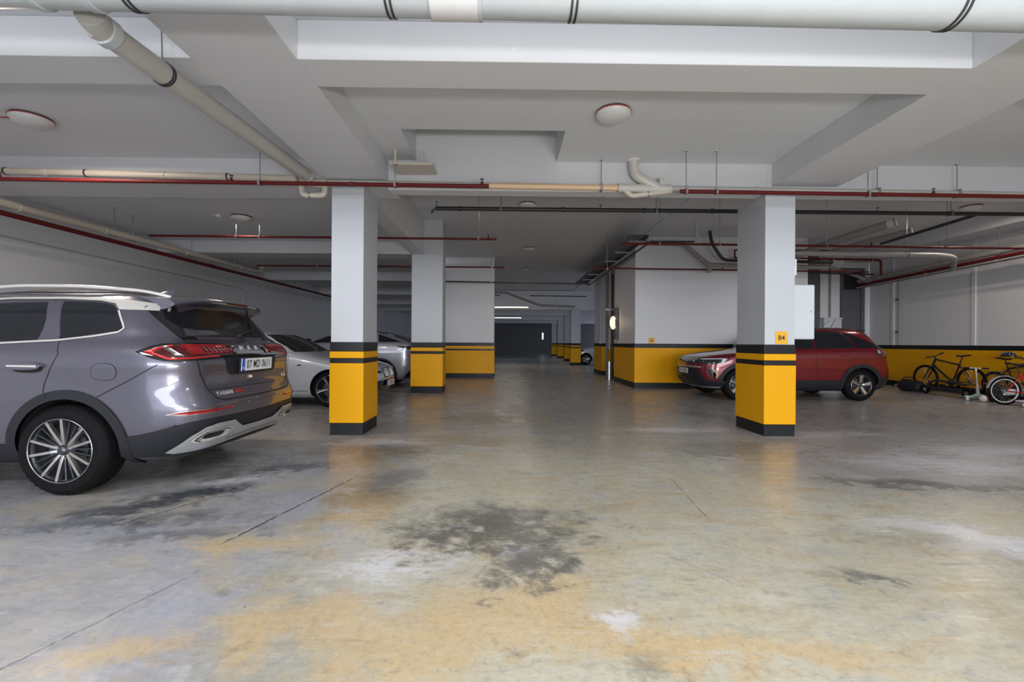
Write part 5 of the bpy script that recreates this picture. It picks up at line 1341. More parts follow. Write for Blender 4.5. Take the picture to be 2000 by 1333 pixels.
t, o0 = pipe_thing('thin grey conduit fixed to the left wall, turning down at its end', [(-8.185, 2.0, 2.93), (-8.185, 14.27, 2.83), (-8.185, 14.27, 0.9)], 0.014, M['pvc_grey'], 10, 0.04, name='conduit', cat='conduit')
# bundle along the right wall
for lab, dx, dz, r, mm in (('grey drain pipe hung along the right wall, topmost of its bundle', 0.0, 0.07, 0.062, M['pvc_dull']), ('dark red pipe in the bundle along the right wall', -0.02, -0.055, 0.040, M['red_pipe']),
                           ('thin cream pipe lowest in the bundle along the right wall', -0.07, -0.135, 0.024, M['pvc_dull']), ('black pipe nearest the wall in the right wall bundle', 0.14, -0.09, 0.045, M['black_pipe'])):
    t, o0 = pipe_thing(lab, [(10.85 + dx, 4.0, 3.34 + dz), (10.85 + dx, 9.4, 3.22 + dz), (10.85 + dx, 13.9, 3.09 + dz)], r, mm, 16)
    for y in (7.5, 9.9, 11.6): collar(t, o0, (10.85 + dx, y, 3.22 + dz - (y - 9.4) * 0.027), (0, 1, 0), r, 0.05, mm, 0.007)
    if dz > 0:
        for y in (8.6, 9.9, 11.3): hanger(t, o0, (10.85, y, 3.22 + dz - (y - 9.4) * 0.027), 3.80, r)
# pipes over the back right bay
t, o0 = pipe_thing('grey pipe bending down behind the red row, right of the right column', [(5.6, 9.35, 3.09), (9.0, 9.35, 3.07), (9.45, 9.5, 3.06), (9.85, 9.9, 3.0), (10.05, 10.15, 2.92)], 0.055, M['pvc_dull'], 16, 0.2)
hanger(t, o0, (8.3, 9.35, 3.08), 4.07, 0.055)
t, o0 = pipe_thing('dark red pipe looping down beside the back doorway', [(8.2, 12.6, 3.60), (10.45, 12.6, 3.58), (10.47, 12.6, 3.15)], 0.030, M['red_pipe'], 14, 0.08)
for x in (9.1, 10.2): hanger(t, o0, (x, 12.6, 3.59), 4.07, 0.03)
t, o0 = pipe_thing('thin black pipe crossing before the back wall', [(8.0, 12.9, 3.27), (10.5, 12.9, 3.22)], 0.026, M['black_pipe'], 12)
t, o0 = pipe_thing('fat grey duct pipe curving under the slab, right bay', [(7.95, 9.2, 3.72), (7.55, 9.75, 3.60), (7.35, 10.4, 3.52), (7.35, 11.35, 3.45)], 0.085, M['pvc_dull'], 20, 0.25)
collar(t, o0, (7.9, 9.27, 3.705), (-0.58, 0.8, -0.17), 0.085, 0.12, M['pvc'], 0.012)
t, o0 = pipe_thing('second grey duct pipe beside the fat one, right bay', [(8.55, 9.5, 3.62), (8.1, 10.1, 3.52), (7.9, 10.7, 3.46), (7.9, 11.35, 3.43)], 0.060, M['pvc_dull'], 18, 0.2)
t, o0 = pipe_thing('slanting grey pipe below the slab, near the back wall', [(8.3, 13.2, 3.62), (9.1, 13.2, 3.58), (10.3, 13.2, 3.20), (10.5, 13.25, 3.13)], 0.045, M['pvc_dull'], 14, 0.1)
hanger(t, o0, (8.7, 13.2, 3.60), 4.07, 0.045)
# pipes on the shaft front
t, o0 = pipe_thing('grey pipe running along the shaft top then slanting down', [(3.25, 11.7, 3.80), (4.55, 11.7, 3.78), (5.22, 11.7, 3.24), (8.3, 11.7, 3.20)], 0.060, M['pvc_dull'], 18, 0.08)
obj('drop_stub', tube([Vector((5.25, 11.7, 3.24)) - o0, Vector((5.22, 11.7, 3.05)) - o0], 0.055, 16), M['pvc_dull'], t, None, 'auto')
for x in (3.5, 4.4): clamp(t, o0, (x, 11.7, 3.797), (1, 0, 0), 0.06, M['steel'], 0.03)
t, o0 = pipe_thing('black bent pipe dropping beside the shaft top', [(5.15, 11.5, 4.07), (5.2, 11.5, 3.75), (5.5, 11.5, 3.33), (8.3, 11.5, 3.30)], 0.040, M['black_pipe'], 14, 0.15)
t, o0 = pipe_thing('dark brown pipe loop high on the shaft wall', [(8.3, 11.62, 3.62), (5.85, 11.62, 3.62), (5.85, 11.62, 3.42), (8.3, 11.62, 3.42)], 0.022, M['red_pipe'], 12, 0.04)
# cable ladder along the shaft edge
t = thing('cable_ladder', 'dark cable ladder with pale rungs along the shaft edge', 'cable ladder', (3.05, 10.4, 3.62))
for x in (-0.19, 0.19): obj('side_rail', box(x - 0.012, x + 0.012, 0, 8.4, 0.0, 0.09), M['dark_grey'], t)
obj('cover', box(-0.17, 0.17, 0.02, 8.38, 0.075, 0.085), M['dark_grey'], t)
rung = obj('rung', box(-0.19, 0.19, -0.04, 0.04, -0.03, 0.0), M['steel'], t, (0, 0.3, 0))
for k in range(1, 7):
    c = rung.copy(); COL.objects.link(c); c.location = (0, 0.3 + 1.3 * k, 0)
for k in range(4): obj('hanger_rod', tube([(0.21 if k % 2 else -0.21, 0.6 + 2.3 * k, 0.0), (0.21 if k % 2 else -0.21, 0.6 + 2.3 * k, 0.47)], 0.006, 8), M['steel'], t)
t, o0 = pipe_thing('black cable pipe beside the cable ladder', [(4.35, 10.55, 3.58), (3.42, 10.5, 3.56), (3.33, 10.7, 3.56), (3.33, 18.6, 3.56)], 0.022, M['black_pipe'], 12, 0.06)
obj('u_hanger', tube([Vector(p) - o0 for p in ((4.35, 10.55, 3.58), (4.42, 10.55, 3.62), (4.42, 10.55, 4.07))], 0.03, 10, 0.05), M['pvc'], t, None, 'auto')
# far pipe beyond the pier
t, o0 = pipe_thing('grey sloping pipe far down the dark lane', [(-0.9, 22.0, 3.66), (0.05, 22.0, 3.60), (1.6, 22.0, 3.02), (3.3, 22.0, 2.97)], 0.05, M['pvc_dull'], 12, 0.1)
for x, z in ((-0.4, 3.63), (2.4, 2.99)): hanger(t, o0, (x, 22.0, z), 4.1, 0.05)
t, o0 = pipe_thing('short dark pipe far down the lane, right side', [(1.05, 20.5, 3.33), (3.6, 20.5, 3.31)], 0.022, M['black_pipe'], 10)
hanger(t, o0, (1.9, 20.5, 3.325), 4.1, 0.022)
t, o0 = pipe_thing('short dark pipe far down the lane, left side', [(-0.9, 21.0, 3.40), (-0.3, 21.0, 3.39)], 0.022, M['black_pipe'], 10)
hanger(t, o0, (-0.6, 21.0, 3.395), 4.1, 0.022)

# ------------------------------------------------------------------ lamps
def ceiling_lamp(loc, label, power, group=None):
    t = thing('ceiling_lamp', label, 'lamp', loc)
    obj('base_plate', lathe([(0.0, 0.0), (0.168, 0.0), (0.168, -0.018), (0.0, -0.018)], (0, 0, 0), (0, 0, 1), 40), M['dark_steel'], t)
    obj('gasket', lathe([(0.160, -0.016), (0.180, -0.018), (0.180, -0.026), (0.160, -0.028)], (0, 0, 0), (0, 0, 1), 40), M['lamp_red'], t, None, 'auto')
    obj('cover', lathe([(0.176, -0.026), (0.172, -0.040), (0.155, -0.062), (0.12, -0.082), (0.07, -0.094), (0.0, -0.098)], (0, 0, 0), (0, 0, 1), 40), M['lamp_white'], t, None, True)
    if power:  # fill light added below the cover to brighten the bay
        d = bpy.data.lights.new('lamp_fill', 'AREA')
        d.shape, d.size, d.energy, d.color = 'DISK', 0.3, power, (1.0, 0.86, 0.74)
        o = bpy.data.objects.new('lamp_fill', d)
        COL.objects.link(o)
        o.parent = t
        o.location = (0, 0, -0.11)
    return t
ceiling_lamp((1.07, 4.60, 3.55), 'round ceiling lamp nearest the camera in the middle bay', 0)
t = ceiling_lamp((-5.02, 4.86, 3.55), 'round ceiling lamp over the grey SUV, with a red cable', 55)
obj('supply_cable', tube([(-0.17, 0.0, -0.012), (-0.45, -0.02, -0.010), (-0.9, -0.05, -0.008)], 0.007, 6, 0.1), M['lamp_red'], t)
ceiling_lamp((0.42, 9.46, 4.10), 'round ceiling lamp above the black pipe, middle bay', 9)
ceiling_lamp((0.68, 13.85, 4.10), 'second round ceiling lamp down the lane', 9)
ceiling_lamp((0.76, 17.75, 4.10), 'third and farthest round ceiling lamp down the lane', 4)
ceiling_lamp((-5.03, 8.68, 3.57), 'round ceiling lamp in the left bay behind the cross beam', 9)
ceiling_lamp((9.55, 9.25, 4.07), 'round ceiling lamp in the right bay above the bicycles', 30)
t = thing('motion_sensor', 'small white motion sensor on the slab beside the left bay lamp', 'sensor', (-5.42, 8.62, 3.57))
obj('sensor_body', lathe([(0.0, 0.0), (0.045, 0.0), (0.045, -0.02), (0.03, -0.045), (0.0, -0.05)], (0, 0, 0), (0, 0, 1), 20), M['lamp_white'], t, None, 'auto')
obj('mounting_box', box(-0.09, -0.04, -0.03, 0.03, -0.02, 0.0), M['lamp_white'], t)
# oval bulkhead lamp on the shaft side
warm = mat('lit_bulkhead_glass', (0.95, 0.80, 0.58), 0.3, emit=0.9)
t = thing('bulkhead_lamp', 'lit oval bulkhead lamp on the shaft side wall', 'lamp', (3.36, 14.05, 1.84))
obj('backing_board', box(0.0, 0.06, -0.16, 0.20, -0.50, 0.46, 0.004), M['dark_grey'], t)
bm = NB(); bmesh.ops.create_icosphere(bm, subdivisions=3, radius=1, matrix=Matrix.Translation((-0.06, 0, 0.0)) @ Matrix.Diagonal((0.10, 0.12, 0.21, 1)))
obj('glass', bm, warm, t, None, True)
obj('base_ring', lathe([(0.10, 0.0), (0.13, 0.0), (0.13, 0.03), (0.10, 0.03)], (-0.02, 0, 0), (1, 0, 0), 24), M['dark_steel'], t)
d = bpy.data.lights.new('bulkhead_bulb', 'POINT'); d.energy, d.color, d.shadow_soft_size = 2.5, (1, 0.72, 0.42), 0.1
o = bpy.data.objects.new('bulkhead_bulb', d); COL.objects.link(o); o.parent = t; o.location = (-0.28, -0.05, 0)
# far strip lights, switched on
tube_warm = mat('lit_warm_tube', (1.0, 0.86, 0.66), 0.4, emit=5.0)
tube_cool = mat('lit_cool_tube', (0.80, 0.92, 1.0), 0.4, emit=4.0)
for lab, x0, x1, y, z, mm, col, pw in (('lit warm strip lamp under the first far beam', -0.9, 1.15, 23.6, 3.03, tube_warm, (1, 0.85, 0.65), 24), ('lit cool strip lamp deeper in the dark lane', -0.9, 1.1, 33.0, 3.0, tube_cool, (0.8, 0.92, 1), 10)):
    t = thing('strip_lamp', lab, 'lamp', ((x0 + x1) / 2, y, z))
    w = (x1 - x0) / 2
    obj('housing', box(-w, w, -0.05, 0.05, 0.03, 0.09, 0.004), M['lamp_white'], t)
    obj('lamp_tube', tube([(-w + 0.03, 0, 0.01), (w - 0.03, 0, 0.01)], 0.018, 10), mm, t)
    for q in (-w + 0.2, w - 0.2): obj('hanger_rod', tube([(q, 0, 0.09), (q, 0, 1.09)], 0.006, 6), M['steel'], t)
    d = bpy.data.lights.new('strip_glow', 'AREA'); d.shape, d.size, d.size_y, d.energy, d.color = 'RECTANGLE', 2 * w, 0.08, pw, col
    o = bpy.data.objects.new('strip_glow', d); COL.objects.link(o); o.parent = t; o.location = (0, 0, -0.02)
# lit slit window in the end wall
w = struct('window_1', box(3.86, 4.06, 49.62, 49.7, 1.55, 2.35), M['lamp_white'])
obj('pane', box(3.90, 4.02, 49.60, 49.62, 1.6, 2.3), mat('daylit_pane', (0.9, 0.97, 1.0), 0.3, emit=2.0), w)

# ------------------------------------------------------------------ services standing at the shaft recess
t = thing('standpipe', 'pair of dark vertical pipes with steel guard at the shaft recess', 'pipe', (3.31, 14.9, 0))
obj('riser_pipe', tube([(0.0, 0.05, 0.0), (0.0, 0.05, 3.49)], 0.042, 14), M['dark_grey'], t, None, 'auto')
obj('riser_pipe', tube([(0.19, 0.1, 0.0), (0.19, 0.1, 3.49)], 0.040, 14), M['black_pipe'], t, None, 'auto')
obj('pale_conduit', box(0.05, 0.12, 0.06, 0.12, 1.0, 3.6, 0.004), M['pvc_dull'], t)
obj('steel_guard', lathe([(0.095, 0.0), (0.095, 0.60), (0.088, 0.60), (0.088, 0.0)], (0.07, 0.0, 0), (0, 0, 1), 24), M['steel'], t, None, 'auto')
obj('cross_strap', box(-0.05, 0.27, 0.0, 0.02, 2.28, 2.34), M['steel'], t)
t = thing('duct', 'dark vertical cable duct in the shaft recess', 'duct', (3.72, 14.62, 0))
obj('duct_body', box(-0.14, 0.16, -0.08, 0.10, 0, 4.07, 0.006), M['dark_grey'], t)
obj('duct_cover', box(-0.10, 0.12, -0.10, -0.08, 0.4, 3.9, 0.004), M['plastic'], t)
t = thing('conduit', 'thin white conduit with a socket on the far shaft wall', 'conduit', (3.56, 17.05, 1.25))
obj('conduit_run', tube([(0, 0.06, 0.08), (0, 0.06, 2.6)], 0.016, 10), M['lamp_white'], t)
obj('socket_box', box(-0.06, 0.06, 0.02, 0.10, -0.06, 0.08, 0.006), M['grey_box'], t)
# white cabinet on the right column
t = thing('electrical_cabinet', 'pale grey electrical cabinet with rounded corners on the right column side', 'cabinet', (3.779, 6.25, 1.27))
b_ = box(0.0, 0.43, -0.09, 0.12, 0.0, 0.75, 0.018)
obj('cabinet_body', b_, M['grey_box'], t, None, 'auto')
obj('cabinet_door', box(0.015, 0.415, -0.098, -0.089, 0.015, 0.735, 0.004), M['grey_box'], t)
obj('lock', lathe([(0.0, 0.006), (0.012, 0.006), (0.012, 0.0)], (0.37, -0.098, 0.38), (0, -1, 0), 12), M['steel'], t)
t = thing('cable_trunking', 'white cable trunking running up the right column edge', 'trunking', (3.779, 6.05, 1.14))
obj('trunking_run', box(0.0, 0.04, -0.03, 0.03, 0.0, 2.0, 0.003), M['lamp_white'], t)
obj('junction_box', box(0.0, 0.075, -0.05, 0.05, 0.98, 1.20, 0.006), M['lamp_white'], t)
# wash basin box on the back wall
t = thing('wall_cistern', 'white cistern with overflow pipe on the back wall above the red car', 'cistern', (10.22, 14.3, 1.55))
obj('tank', box(-0.28, 0.28, -0.18, 0.0, 0.0, 0.46, 0.02), M['grey_box'], t, None, 'auto')
obj('lid', box(-0.30, 0.30, -0.20, 0.0, 0.46, 0.50, 0.01), M['lamp_white'], t, None, 'auto')
obj('supply_pipe', tube([(0.0, -0.04, 0.50), (0.0, -0.04, 2.4)], 0.03, 10), M['pvc_dull'], t)
obj('slant_pipe', tube([(0.05, -0.21, 0.42), (-0.18, -0.21, 0.02)], 0.014, 8), M['steel'], t)
# conduit with taps on the right wall
t = thing('water_pipe', 'thin pipe with two taps on the right wall beside the doorway', 'pipe', (11.45, 13.15, 1.2))
obj('pipe_run', tube([(0, 0, 0.0), (0, 0, 2.0)], 0.012, 8), M['pvc_dull'], t)
for z in (0.38, 1.33):
    bm = tube([(0, 0, z), (-0.09, -0.02, z), (-0.10, -0.02, z - 0.05)], 0.014, 8, 0.02)
    add_box(bm, -0.09, -0.05, -0.04, 0.01, z + 0.012, z + 0.03)
    obj('tap', bm, M['dark_steel'], t)
# ------------------------------------------------------------------ bicycles and clutter by the right wall
BK = mat('black_bike_paint', (0.012, 0.012, 0.014), 0.25, coat=0.5)
RD = mat('red_bike_paint', (0.55, 0.012, 0.02), 0.25, coat=0.6)
WH = mat('white_bike_parts', (0.75, 0.76, 0.78), 0.3)
SADDLE = mat('black_saddle_vinyl', (0.012, 0.012, 0.013), 0.5)
def bike_wheel(t, x, R, m_rim, tyre, fender=None, spokes=20):
    w = obj('wheel', lathe([(R - 0.045, -0.012), (R - 0.02, -0.024), (R, -0.012), (R, 0.012), (R - 0.02, 0.024), (R - 0.045, 0.012), (R - 0.045, -0.012)], (0, 0, 0), (0, 1, 0), 48), tyre, t, (x, 0, R), 'auto')
    obj('rim', lathe([(R - 0.045, -0.011), (R - 0.062, -0.009), (R - 0.062, 0.009), (R - 0.045, 0.011)], (0, 0, 0), (0, 1, 0), 48), m_rim, w, None, 'auto')
    obj('hub', lathe([(0, -0.05), (0.012, -0.05), (0.018, -0.03), (0.024, -0.028), (0.014, -0.02), (0.014, 0.02), (0.024, 0.028), (0.018, 0.03), (0.012, 0.05), (0, 0.05)], (0, 0, 0), (0, 1, 0), 14), M['steel'], w, None, 'auto')
    bm = NB()
    for k in range(spokes):
        a = 2 * PI * k / spokes
        b = a + (0.5 if k % 2 else -0.5)
        add_tube(bm, [(0.022 * math.cos(b), 0.026 * (1 if k % 2 else -1), 0.022 * math.sin(b)), ((R - 0.06) * math.cos(a), 0, (R - 0.06) * math.sin(a))], 0.0018, 4)
    s = obj('wheel_spokes', bm, M['steel'], w)
    s['kind'] = 'stuff'
    if fender:
        bm = NB()
        rows = []
        for k in range(25):
            a = math.radians(-20 + 190 * k / 24)
            rr = R + 0.022
            rows.append([bm.verts.new((rr * math.cos(a) * q, yy, rr * math.sin(a) * q)) for yy, q in ((-0.032, 0.965), (-0.022, 1.0), (0.022, 1.0), (0.032, 0.965))])
        for A, B in zip(rows, rows[1:]):
            for i in range(3): bm.faces.new((A[i], A[i + 1], B[i + 1], B[i]))
        bmesh.ops.solidify(bm, geom=bm.faces, thickness=0.004)
        obj('mudguard', bm, fender, t, (x, 0, R), 'auto')
    return w
def bicycle(label, loc, rz, R, wb, frame_m, fork_m, rim_m, city=False, lean=0.0, turn=0.0):
    """+x is forward; rear axle over the origin"""
    t = thing('bicycle', label, 'bicycle', loc, rz)
    t.rotation_euler = (lean, 0, rz)
    bike_wheel(t, 0.0, R, rim_m, M['rubber'], WH if city else None)
    bike_wheel(t, wb, R, rim_m, M['rubber'], WH if city else None)
    bb = Vector((0.43, 0, R - 0.05)); ra = Vector((0, 0, R)); fa = Vector((wb, 0, R))
    st = Vector((0.26, 0, R + 0.42 if not city else R + 0.36))
    ht = fa + Vector((-0.26, 0, 0.50)); hb = fa + Vector((-0.20, 0, 0.36))
    fr = NB()
    if city:
        add_tube(fr, [bb, hb + Vector((0, 0, -0.01))], 0.020, 12)
        add_tube(fr, [bb + (st - bb) * 0.45, hb + Vector((-0.01, 0, 0.05))], 0.018, 12)
    else:
        add_tube(fr, [bb, hb], 0.026, 12)
        add_tube(fr, [st - Vector((0, 0, 0.04)), ht], 0.021, 12)
    add_tube(fr, [bb, st], 0.019, 12)
    add_tube(fr, [hb + (hb - ht) * 0.15, ht + (ht - hb) * 0.15], 0.025, 12)
    for s in (-1, 1):
        add_tube(fr, [bb + Vector((-0.03, s * 0.03, 0)), ra + Vector((0, s * 0.06, 0))], 0.011, 8)
        add_tube(fr, [st - Vector((0, -s * 0.01, 0.06)), ra + Vector((0, s * 0.06, 0))], 0.009, 8)
    obj('frame', fr, frame_m, t, None, 'auto')
    fk = NB()
    for s in (-1, 1): add_tube(fk, [hb + Vector((0.0, s * 0.055, -0.03)), fa + Vector((0, s * 0.055, 0))], [0.019, 0.013], 10)
    add_box(fk, hb.x - 0.025, hb.x + 0.025, -0.07, 0.07, hb.z - 0.06, hb.z - 0.01, 0.008)
    obj('fork', fk, fork_m, t, None, 'auto')
    obj('seat_post', tube([st, st + (st - bb).normalized() * 0.16], 0.014, 10), M['black_pipe'], t)
    sp = st + (st - bb).normalized() * 0.17
    sd = NB()
    rows = []
    for k in range(9):
        f = k / 8
        x = -0.13 + 0.27 * f
        hw = 0.075 * (1 - f) ** 1.3 + 0.018
        z = 0.028 * (1 - f) ** 2 + (0.012 if f > 0.85 else 0.0)
        rows.append([sd.verts.new(sp + Vector((x, y, zz + z))) for y, zz in ((-hw, 0.0), (-hw * 0.8, 0.028), (0, 0.034), (hw * 0.8, 0.028), (hw, 0.0), (0, -0.008))])
    for A, B in zip(rows, rows[1:]):
        for i in range(6): sd.faces.new((A[i], A[(i + 1) % 6], B[(i + 1) % 6], B[i]))
    sd.faces.new(rows[0]); sd.faces.new(rows[-1][::-1])
    bmesh.ops.recalc_face_normals(sd, faces=sd.faces)
    obj('saddle', sd, SADDLE, t, None, True)
    hd = ht + (ht - hb).normalized() * 0.07
    n0 = set(t.children)
    hbar = NB()
    if city: add_tube(hbar, [hd + Vector((-0.14, -0.28, 0.10)), hd + Vector((-0.02, -0.20, 0.10)), hd + Vector((0.03, 0, 0.05)), hd + Vector((-0.02, 0.20, 0.10)), hd + Vector((-0.14, 0.28, 0.10))], 0.011, 10, 0.08)
    else: add_tube(hbar, [hd + Vector((0.02, -0.36, 0.045)), hd + Vector((0.05, -0.08, 0.015)), hd + Vector((0.05, 0.08, 0.015)), hd + Vector((0.02, 0.36, 0.045))], 0.014, 10, 0.08)
    add_tube(hbar, [ht + (ht - hb) * 0.1, hd + Vector((0.05 if not city else 0.03, 0, 0.015 if not city else 0.05))], 0.018, 10)
    obj('handlebar', hbar, M['black_pipe'], t, None, 'auto')
    for s in (-1, 1):
        p = hd + (Vector((-0.14, s * 0.28, 0.10)) if city else Vector((0.02, s * 0.36, 0.045)))
        q = p + (Vector((0.09, -s * 0.06, 0.0)) if city else Vector((0.012, -s * 0.12, -0.012)))
        obj('grip', tube([p, q], 0.018, 10), SADDLE, t)
        obj('brake_lever', tube([q + Vector((0.03, 0, -0.01)), q + Vector((0.07, s * 0.04, -0.03)), q + Vector((0.06, s * 0.11, -0.04))], 0.006, 6), M['dark_steel'], t)
    if turn:      # bars turned on the steerer
        axis = (ht - hb).normalized()
        T = Matrix.Translation(ht) @ Matrix.Rotation(turn, 4, axis) @ Matrix.Translation(-ht)
        for ch in t.children:
            if ch not in n0: ch.data.transform(T)
    cr = lathe([(0.0, 0.045), (0.085, 0.045), (0.09, 0.042), (0.09, 0.038), (0.0, 0.036)], bb, (0, 1, 0), 28)
    for s in (-1, 1): add_tube(cr, [bb + Vector((0, s * 0.06, 0)), bb + Vector((s * 0.15, s * 0.07, -0.06))], 0.010, 8)
    obj('crank', cr, M['dark_steel'], t, None, 'auto')
    for s in (-1, 1):
        c = bb + Vector((s * 0.15, s * 0.115, -0.06))
        obj('pedal', box(c.x - 0.045, c.x + 0.045, c.y - 0.04, c.y + 0.04, c.z - 0.011, c.z + 0.011, 0.004), M['plastic'], t)
    ch = NB()
    for z0, z1 in ((0.088, 0.04), (-0.088, -0.04)): add_tube(ch, [bb + Vector((0, 0.04, z0)), ra + Vector((0, 0.035, z1))], 0.005, 6)
    obj('chain', ch, M['dark_steel'], t)
    obj('cassette', lathe([(0, 0.045), (0.03, 0.045), (0.045, 0.028), (0.0, 0.026)], ra, (0, 1, 0), 20), M['dark_steel'], t)
    if city:
        rk = NB()
        z = 2 * R + 0.10
        for y in (-0.06, 0, 0.06): add_tube(rk, [(-0.30, y, z), (0.16, y, z)], 0.006, 6)
        for x in (-0.30, -0.15, 0.0, 0.16): add_tube(rk, [(x, -0.07, z), (x, 0.07, z)], 0.006, 6)
        for s in (-1, 1):
            add_tube(rk, [(0.0, s * 0.065, R), (-0.12, s * 0.065, z)], 0.006, 6); add_tube(rk, [(0.0, s * 0.065, R), (0.08, s * 0.065, z)], 0.006, 6)
        obj('luggage_rack', rk, M['black_pipe'], t)
        obj('chain_guard', box(0.02, 0.50, 0.055, 0.065, R - 0.09, R + 0.03, 0.004), WH, t)
        obj('stand', tube([(0.36, -0.03, R - 0.06), (0.28, -0.16, 0.005)], 0.009, 8), M['steel'], t)
        obj('rear_reflector', box(-R - 0.055, -R - 0.04, -0.03, 0.03, R + 0.12, R + 0.16, 0.003), M['red_lens'], t)
    return t
# black mountain bike leaning along the wall, front wheel to the left (away from the camera)
bicycle('black mountain bicycle leaning against the yellow wall', (10.95, 10.58, 0.0), math.radians(92), 0.345, 1.13, BK, BK, BK, False, 0.0, math.radians(22))
bicycle('red bicycle with white mudguards and luggage rack beside the white scooter', (10.12, 9.12, 0.0), math.radians(-12), 0.285, 0.80, RD, RD, WH, True)
bicycle('dark bicycle half outside the frame behind the red one', (11.27, 10.35, 0.0), math.radians(-90), 0.30, 1.02, BK, BK, M['steel'], False, 0.0, math.radians(80))

def kick_scooter(loc, rz):
    t = thing('scooter', 'white kick scooter standing by the black bicycle wheel', 'scooter', loc, rz)
    aqua = mat('pale_aqua_plastic', (0.45, 0.68, 0.66), 0.35)
    obj('deck', box(-0.50, -0.02, -0.06, 0.06, 0.075, 0.10, 0.01), aqua, t, None, 'auto')
    st = NB()
    add_tube(st, [(0.04, 0, 0.10), (-0.02, 0, 0.34)], [0.034, 0.018], 12)
    add_tube(st, [(-0.02, 0, 0.32), (-0.09, 0, 0.70)], 0.013, 12)
    obj('stem', st, WH, t, None, 'auto')
    obj('head_clamp', lathe([(0.02, -0.02), (0.024, 0.0), (0.02, 0.02)], (-0.082, 0, 0.655), (-0.18, 0, 1), 14), M['chrome'], t)
    obj('handlebar', tube([(-0.09, -0.20, 0.70), (-0.09, 0.20, 0.70)], 0.012, 10), WH, t)
    for s in (-1, 1): obj('grip', tube([(-0.09, s * 0.10, 0.70), (-0.09, s * 0.21, 0.70)], 0.018, 10), SADDLE, t)
    for x, y in ((0.05, 0.07), (0.05, -0.07), (-0.46, 0.0)):
        obj('wheel', lathe([(0.0, -0.014), (0.05, -0.014), (0.056, -0.008), (0.056, 0.008), (0.05, 0.014), (0.0, 0.014)], (x, y, 0.056), (0, 1, 0), 24), WH, t, None, 'auto')
    obj('fork_cover', box(-0.02, 0.09, -0.055, 0.055, 0.075, 0.125, 0.015), aqua, t, None, 'auto')
    return t
kick_scooter((10.47, 9.98, 0), math.radians(25))

# black child's ride-on lying low in front of the black bicycle
t = thing('electric_scooter', 'folded black electric scooter lying in front of the black bicycle', 'scooter', (10.45, 10.72, 0), math.radians(91))
obj('deck', box(-0.45, 0.30, -0.09, 0.09, 0.10, 0.20, 0.02), M['plastic'], t, None, 'auto')
obj('deck_mat', box(-0.40, 0.22, -0.07, 0.07, 0.20, 0.208, 0.003), M['rubber'], t)
obj('folded_stem', tube([(0.38, 0, 0.28), (0.20, 0.02, 0.36), (-0.52, 0.04, 0.30)], 0.028, 12, 0.08), BK, t, None, 'auto')
obj('neck', tube([(0.44, 0, 0.12), (0.36, 0, 0.32)], 0.035, 12), BK, t)
obj('handlebar', tube([(-0.54, -0.22, 0.31), (-0.52, 0.04, 0.30), (-0.54, 0.26, 0.31)], 0.014, 10), M['black_pipe'], t)
for x in (-0.52, 0.48):
    w = obj('wheel', lathe([(0.0, -0.02), (0.07, -0.02), (0.10, -0.024), (0.108, -0.012), (0.108, 0.012), (0.10, 0.024), (0.07, 0.02), (0.0, 0.02)], (0, 0, 0), (0, 1, 0), 30), M['rubber'], t, (x, 0, 0.108), 'auto')
    obj('hub', lathe([(0.0, -0.026), (0.05, -0.024), (0.05, 0.024), (0.0, 0.026)], (0, 0, 0), (0, 1, 0), 20), M['steel'], w)
obj('rear_mudguard', lathe([(0.125, -0.03), (0.125, 0.03)], (-0.52, 0, 0.108), (0, 1, 0), 16, a0=0.2, a1=2.4), M['plastic'], t)
obj('side_reflector', box(-0.15, -0.05, -0.096, -0.09, 0.14, 0.16), M['lamp_white'], t)
# dark holdall with pale piping beside it
t = thing('sports_bag', 'dark navy sports bag with pale piping by the front bicycle wheel', 'bag', (10.52, 11.72, 0), math.radians(88))
navy = mat('navy_cloth', (0.009, 0.011, 0.018), 0.7, bump=0.2, bscale=200)
bm = NB()
rows = []
for k in range(13):
    f = k / 12 * 2 - 1
    s = (1 - abs(f) ** 4) ** 0.35 if abs(f) < 1 else 0.35
    s = max(s, 0.45)
    x = 0.34 * f
    sag = 0.02 * math.sin(5 * f)
    rows.append([bm.verts.new((x, 0.15 * s * cc, max(0.0, 0.15 + (0.145 + sag) * s * ss - (0.005 * (1 - s))))) for cc, ss in [(math.copysign(abs(math.cos(a)) ** 0.7, math.cos(a)), math.copysign(abs(math.sin(a)) ** 0.75, math.sin(a))) for a in [2 * PI * j / 16 for j in range(16)]]])
for A, B in zip(rows, rows[1:]):
    for i in range(16): bm.faces.new((A[i], A[(i + 1) % 16], B[(i + 1) % 16], B[i]))
bm.faces.new(rows[0]); bm.faces.new(rows[-1][::-1])
bmesh.ops.recalc_face_normals(bm, faces=bm.faces)
obj('bag_body', bm, navy, t, None, True)
obj('piping', tube([(0.30 * math.cos(a) - 0.05, -0.158 + 0.02 * abs(math.cos(a)), 0.15 + 0.10 * math.sin(a)) for a in [PI * 0.35 + 2 * PI * 0.62 * j / 22 for j in range(23)]], 0.006, 6), WH, t)
obj('strap', tube([(-0.25, 0.0, 0.28), (-0.1, 0.03, 0.37), (0.12, 0.03, 0.37), (0.26, 0.0, 0.28)], 0.012, 8, 0.1), SADDLE, t)
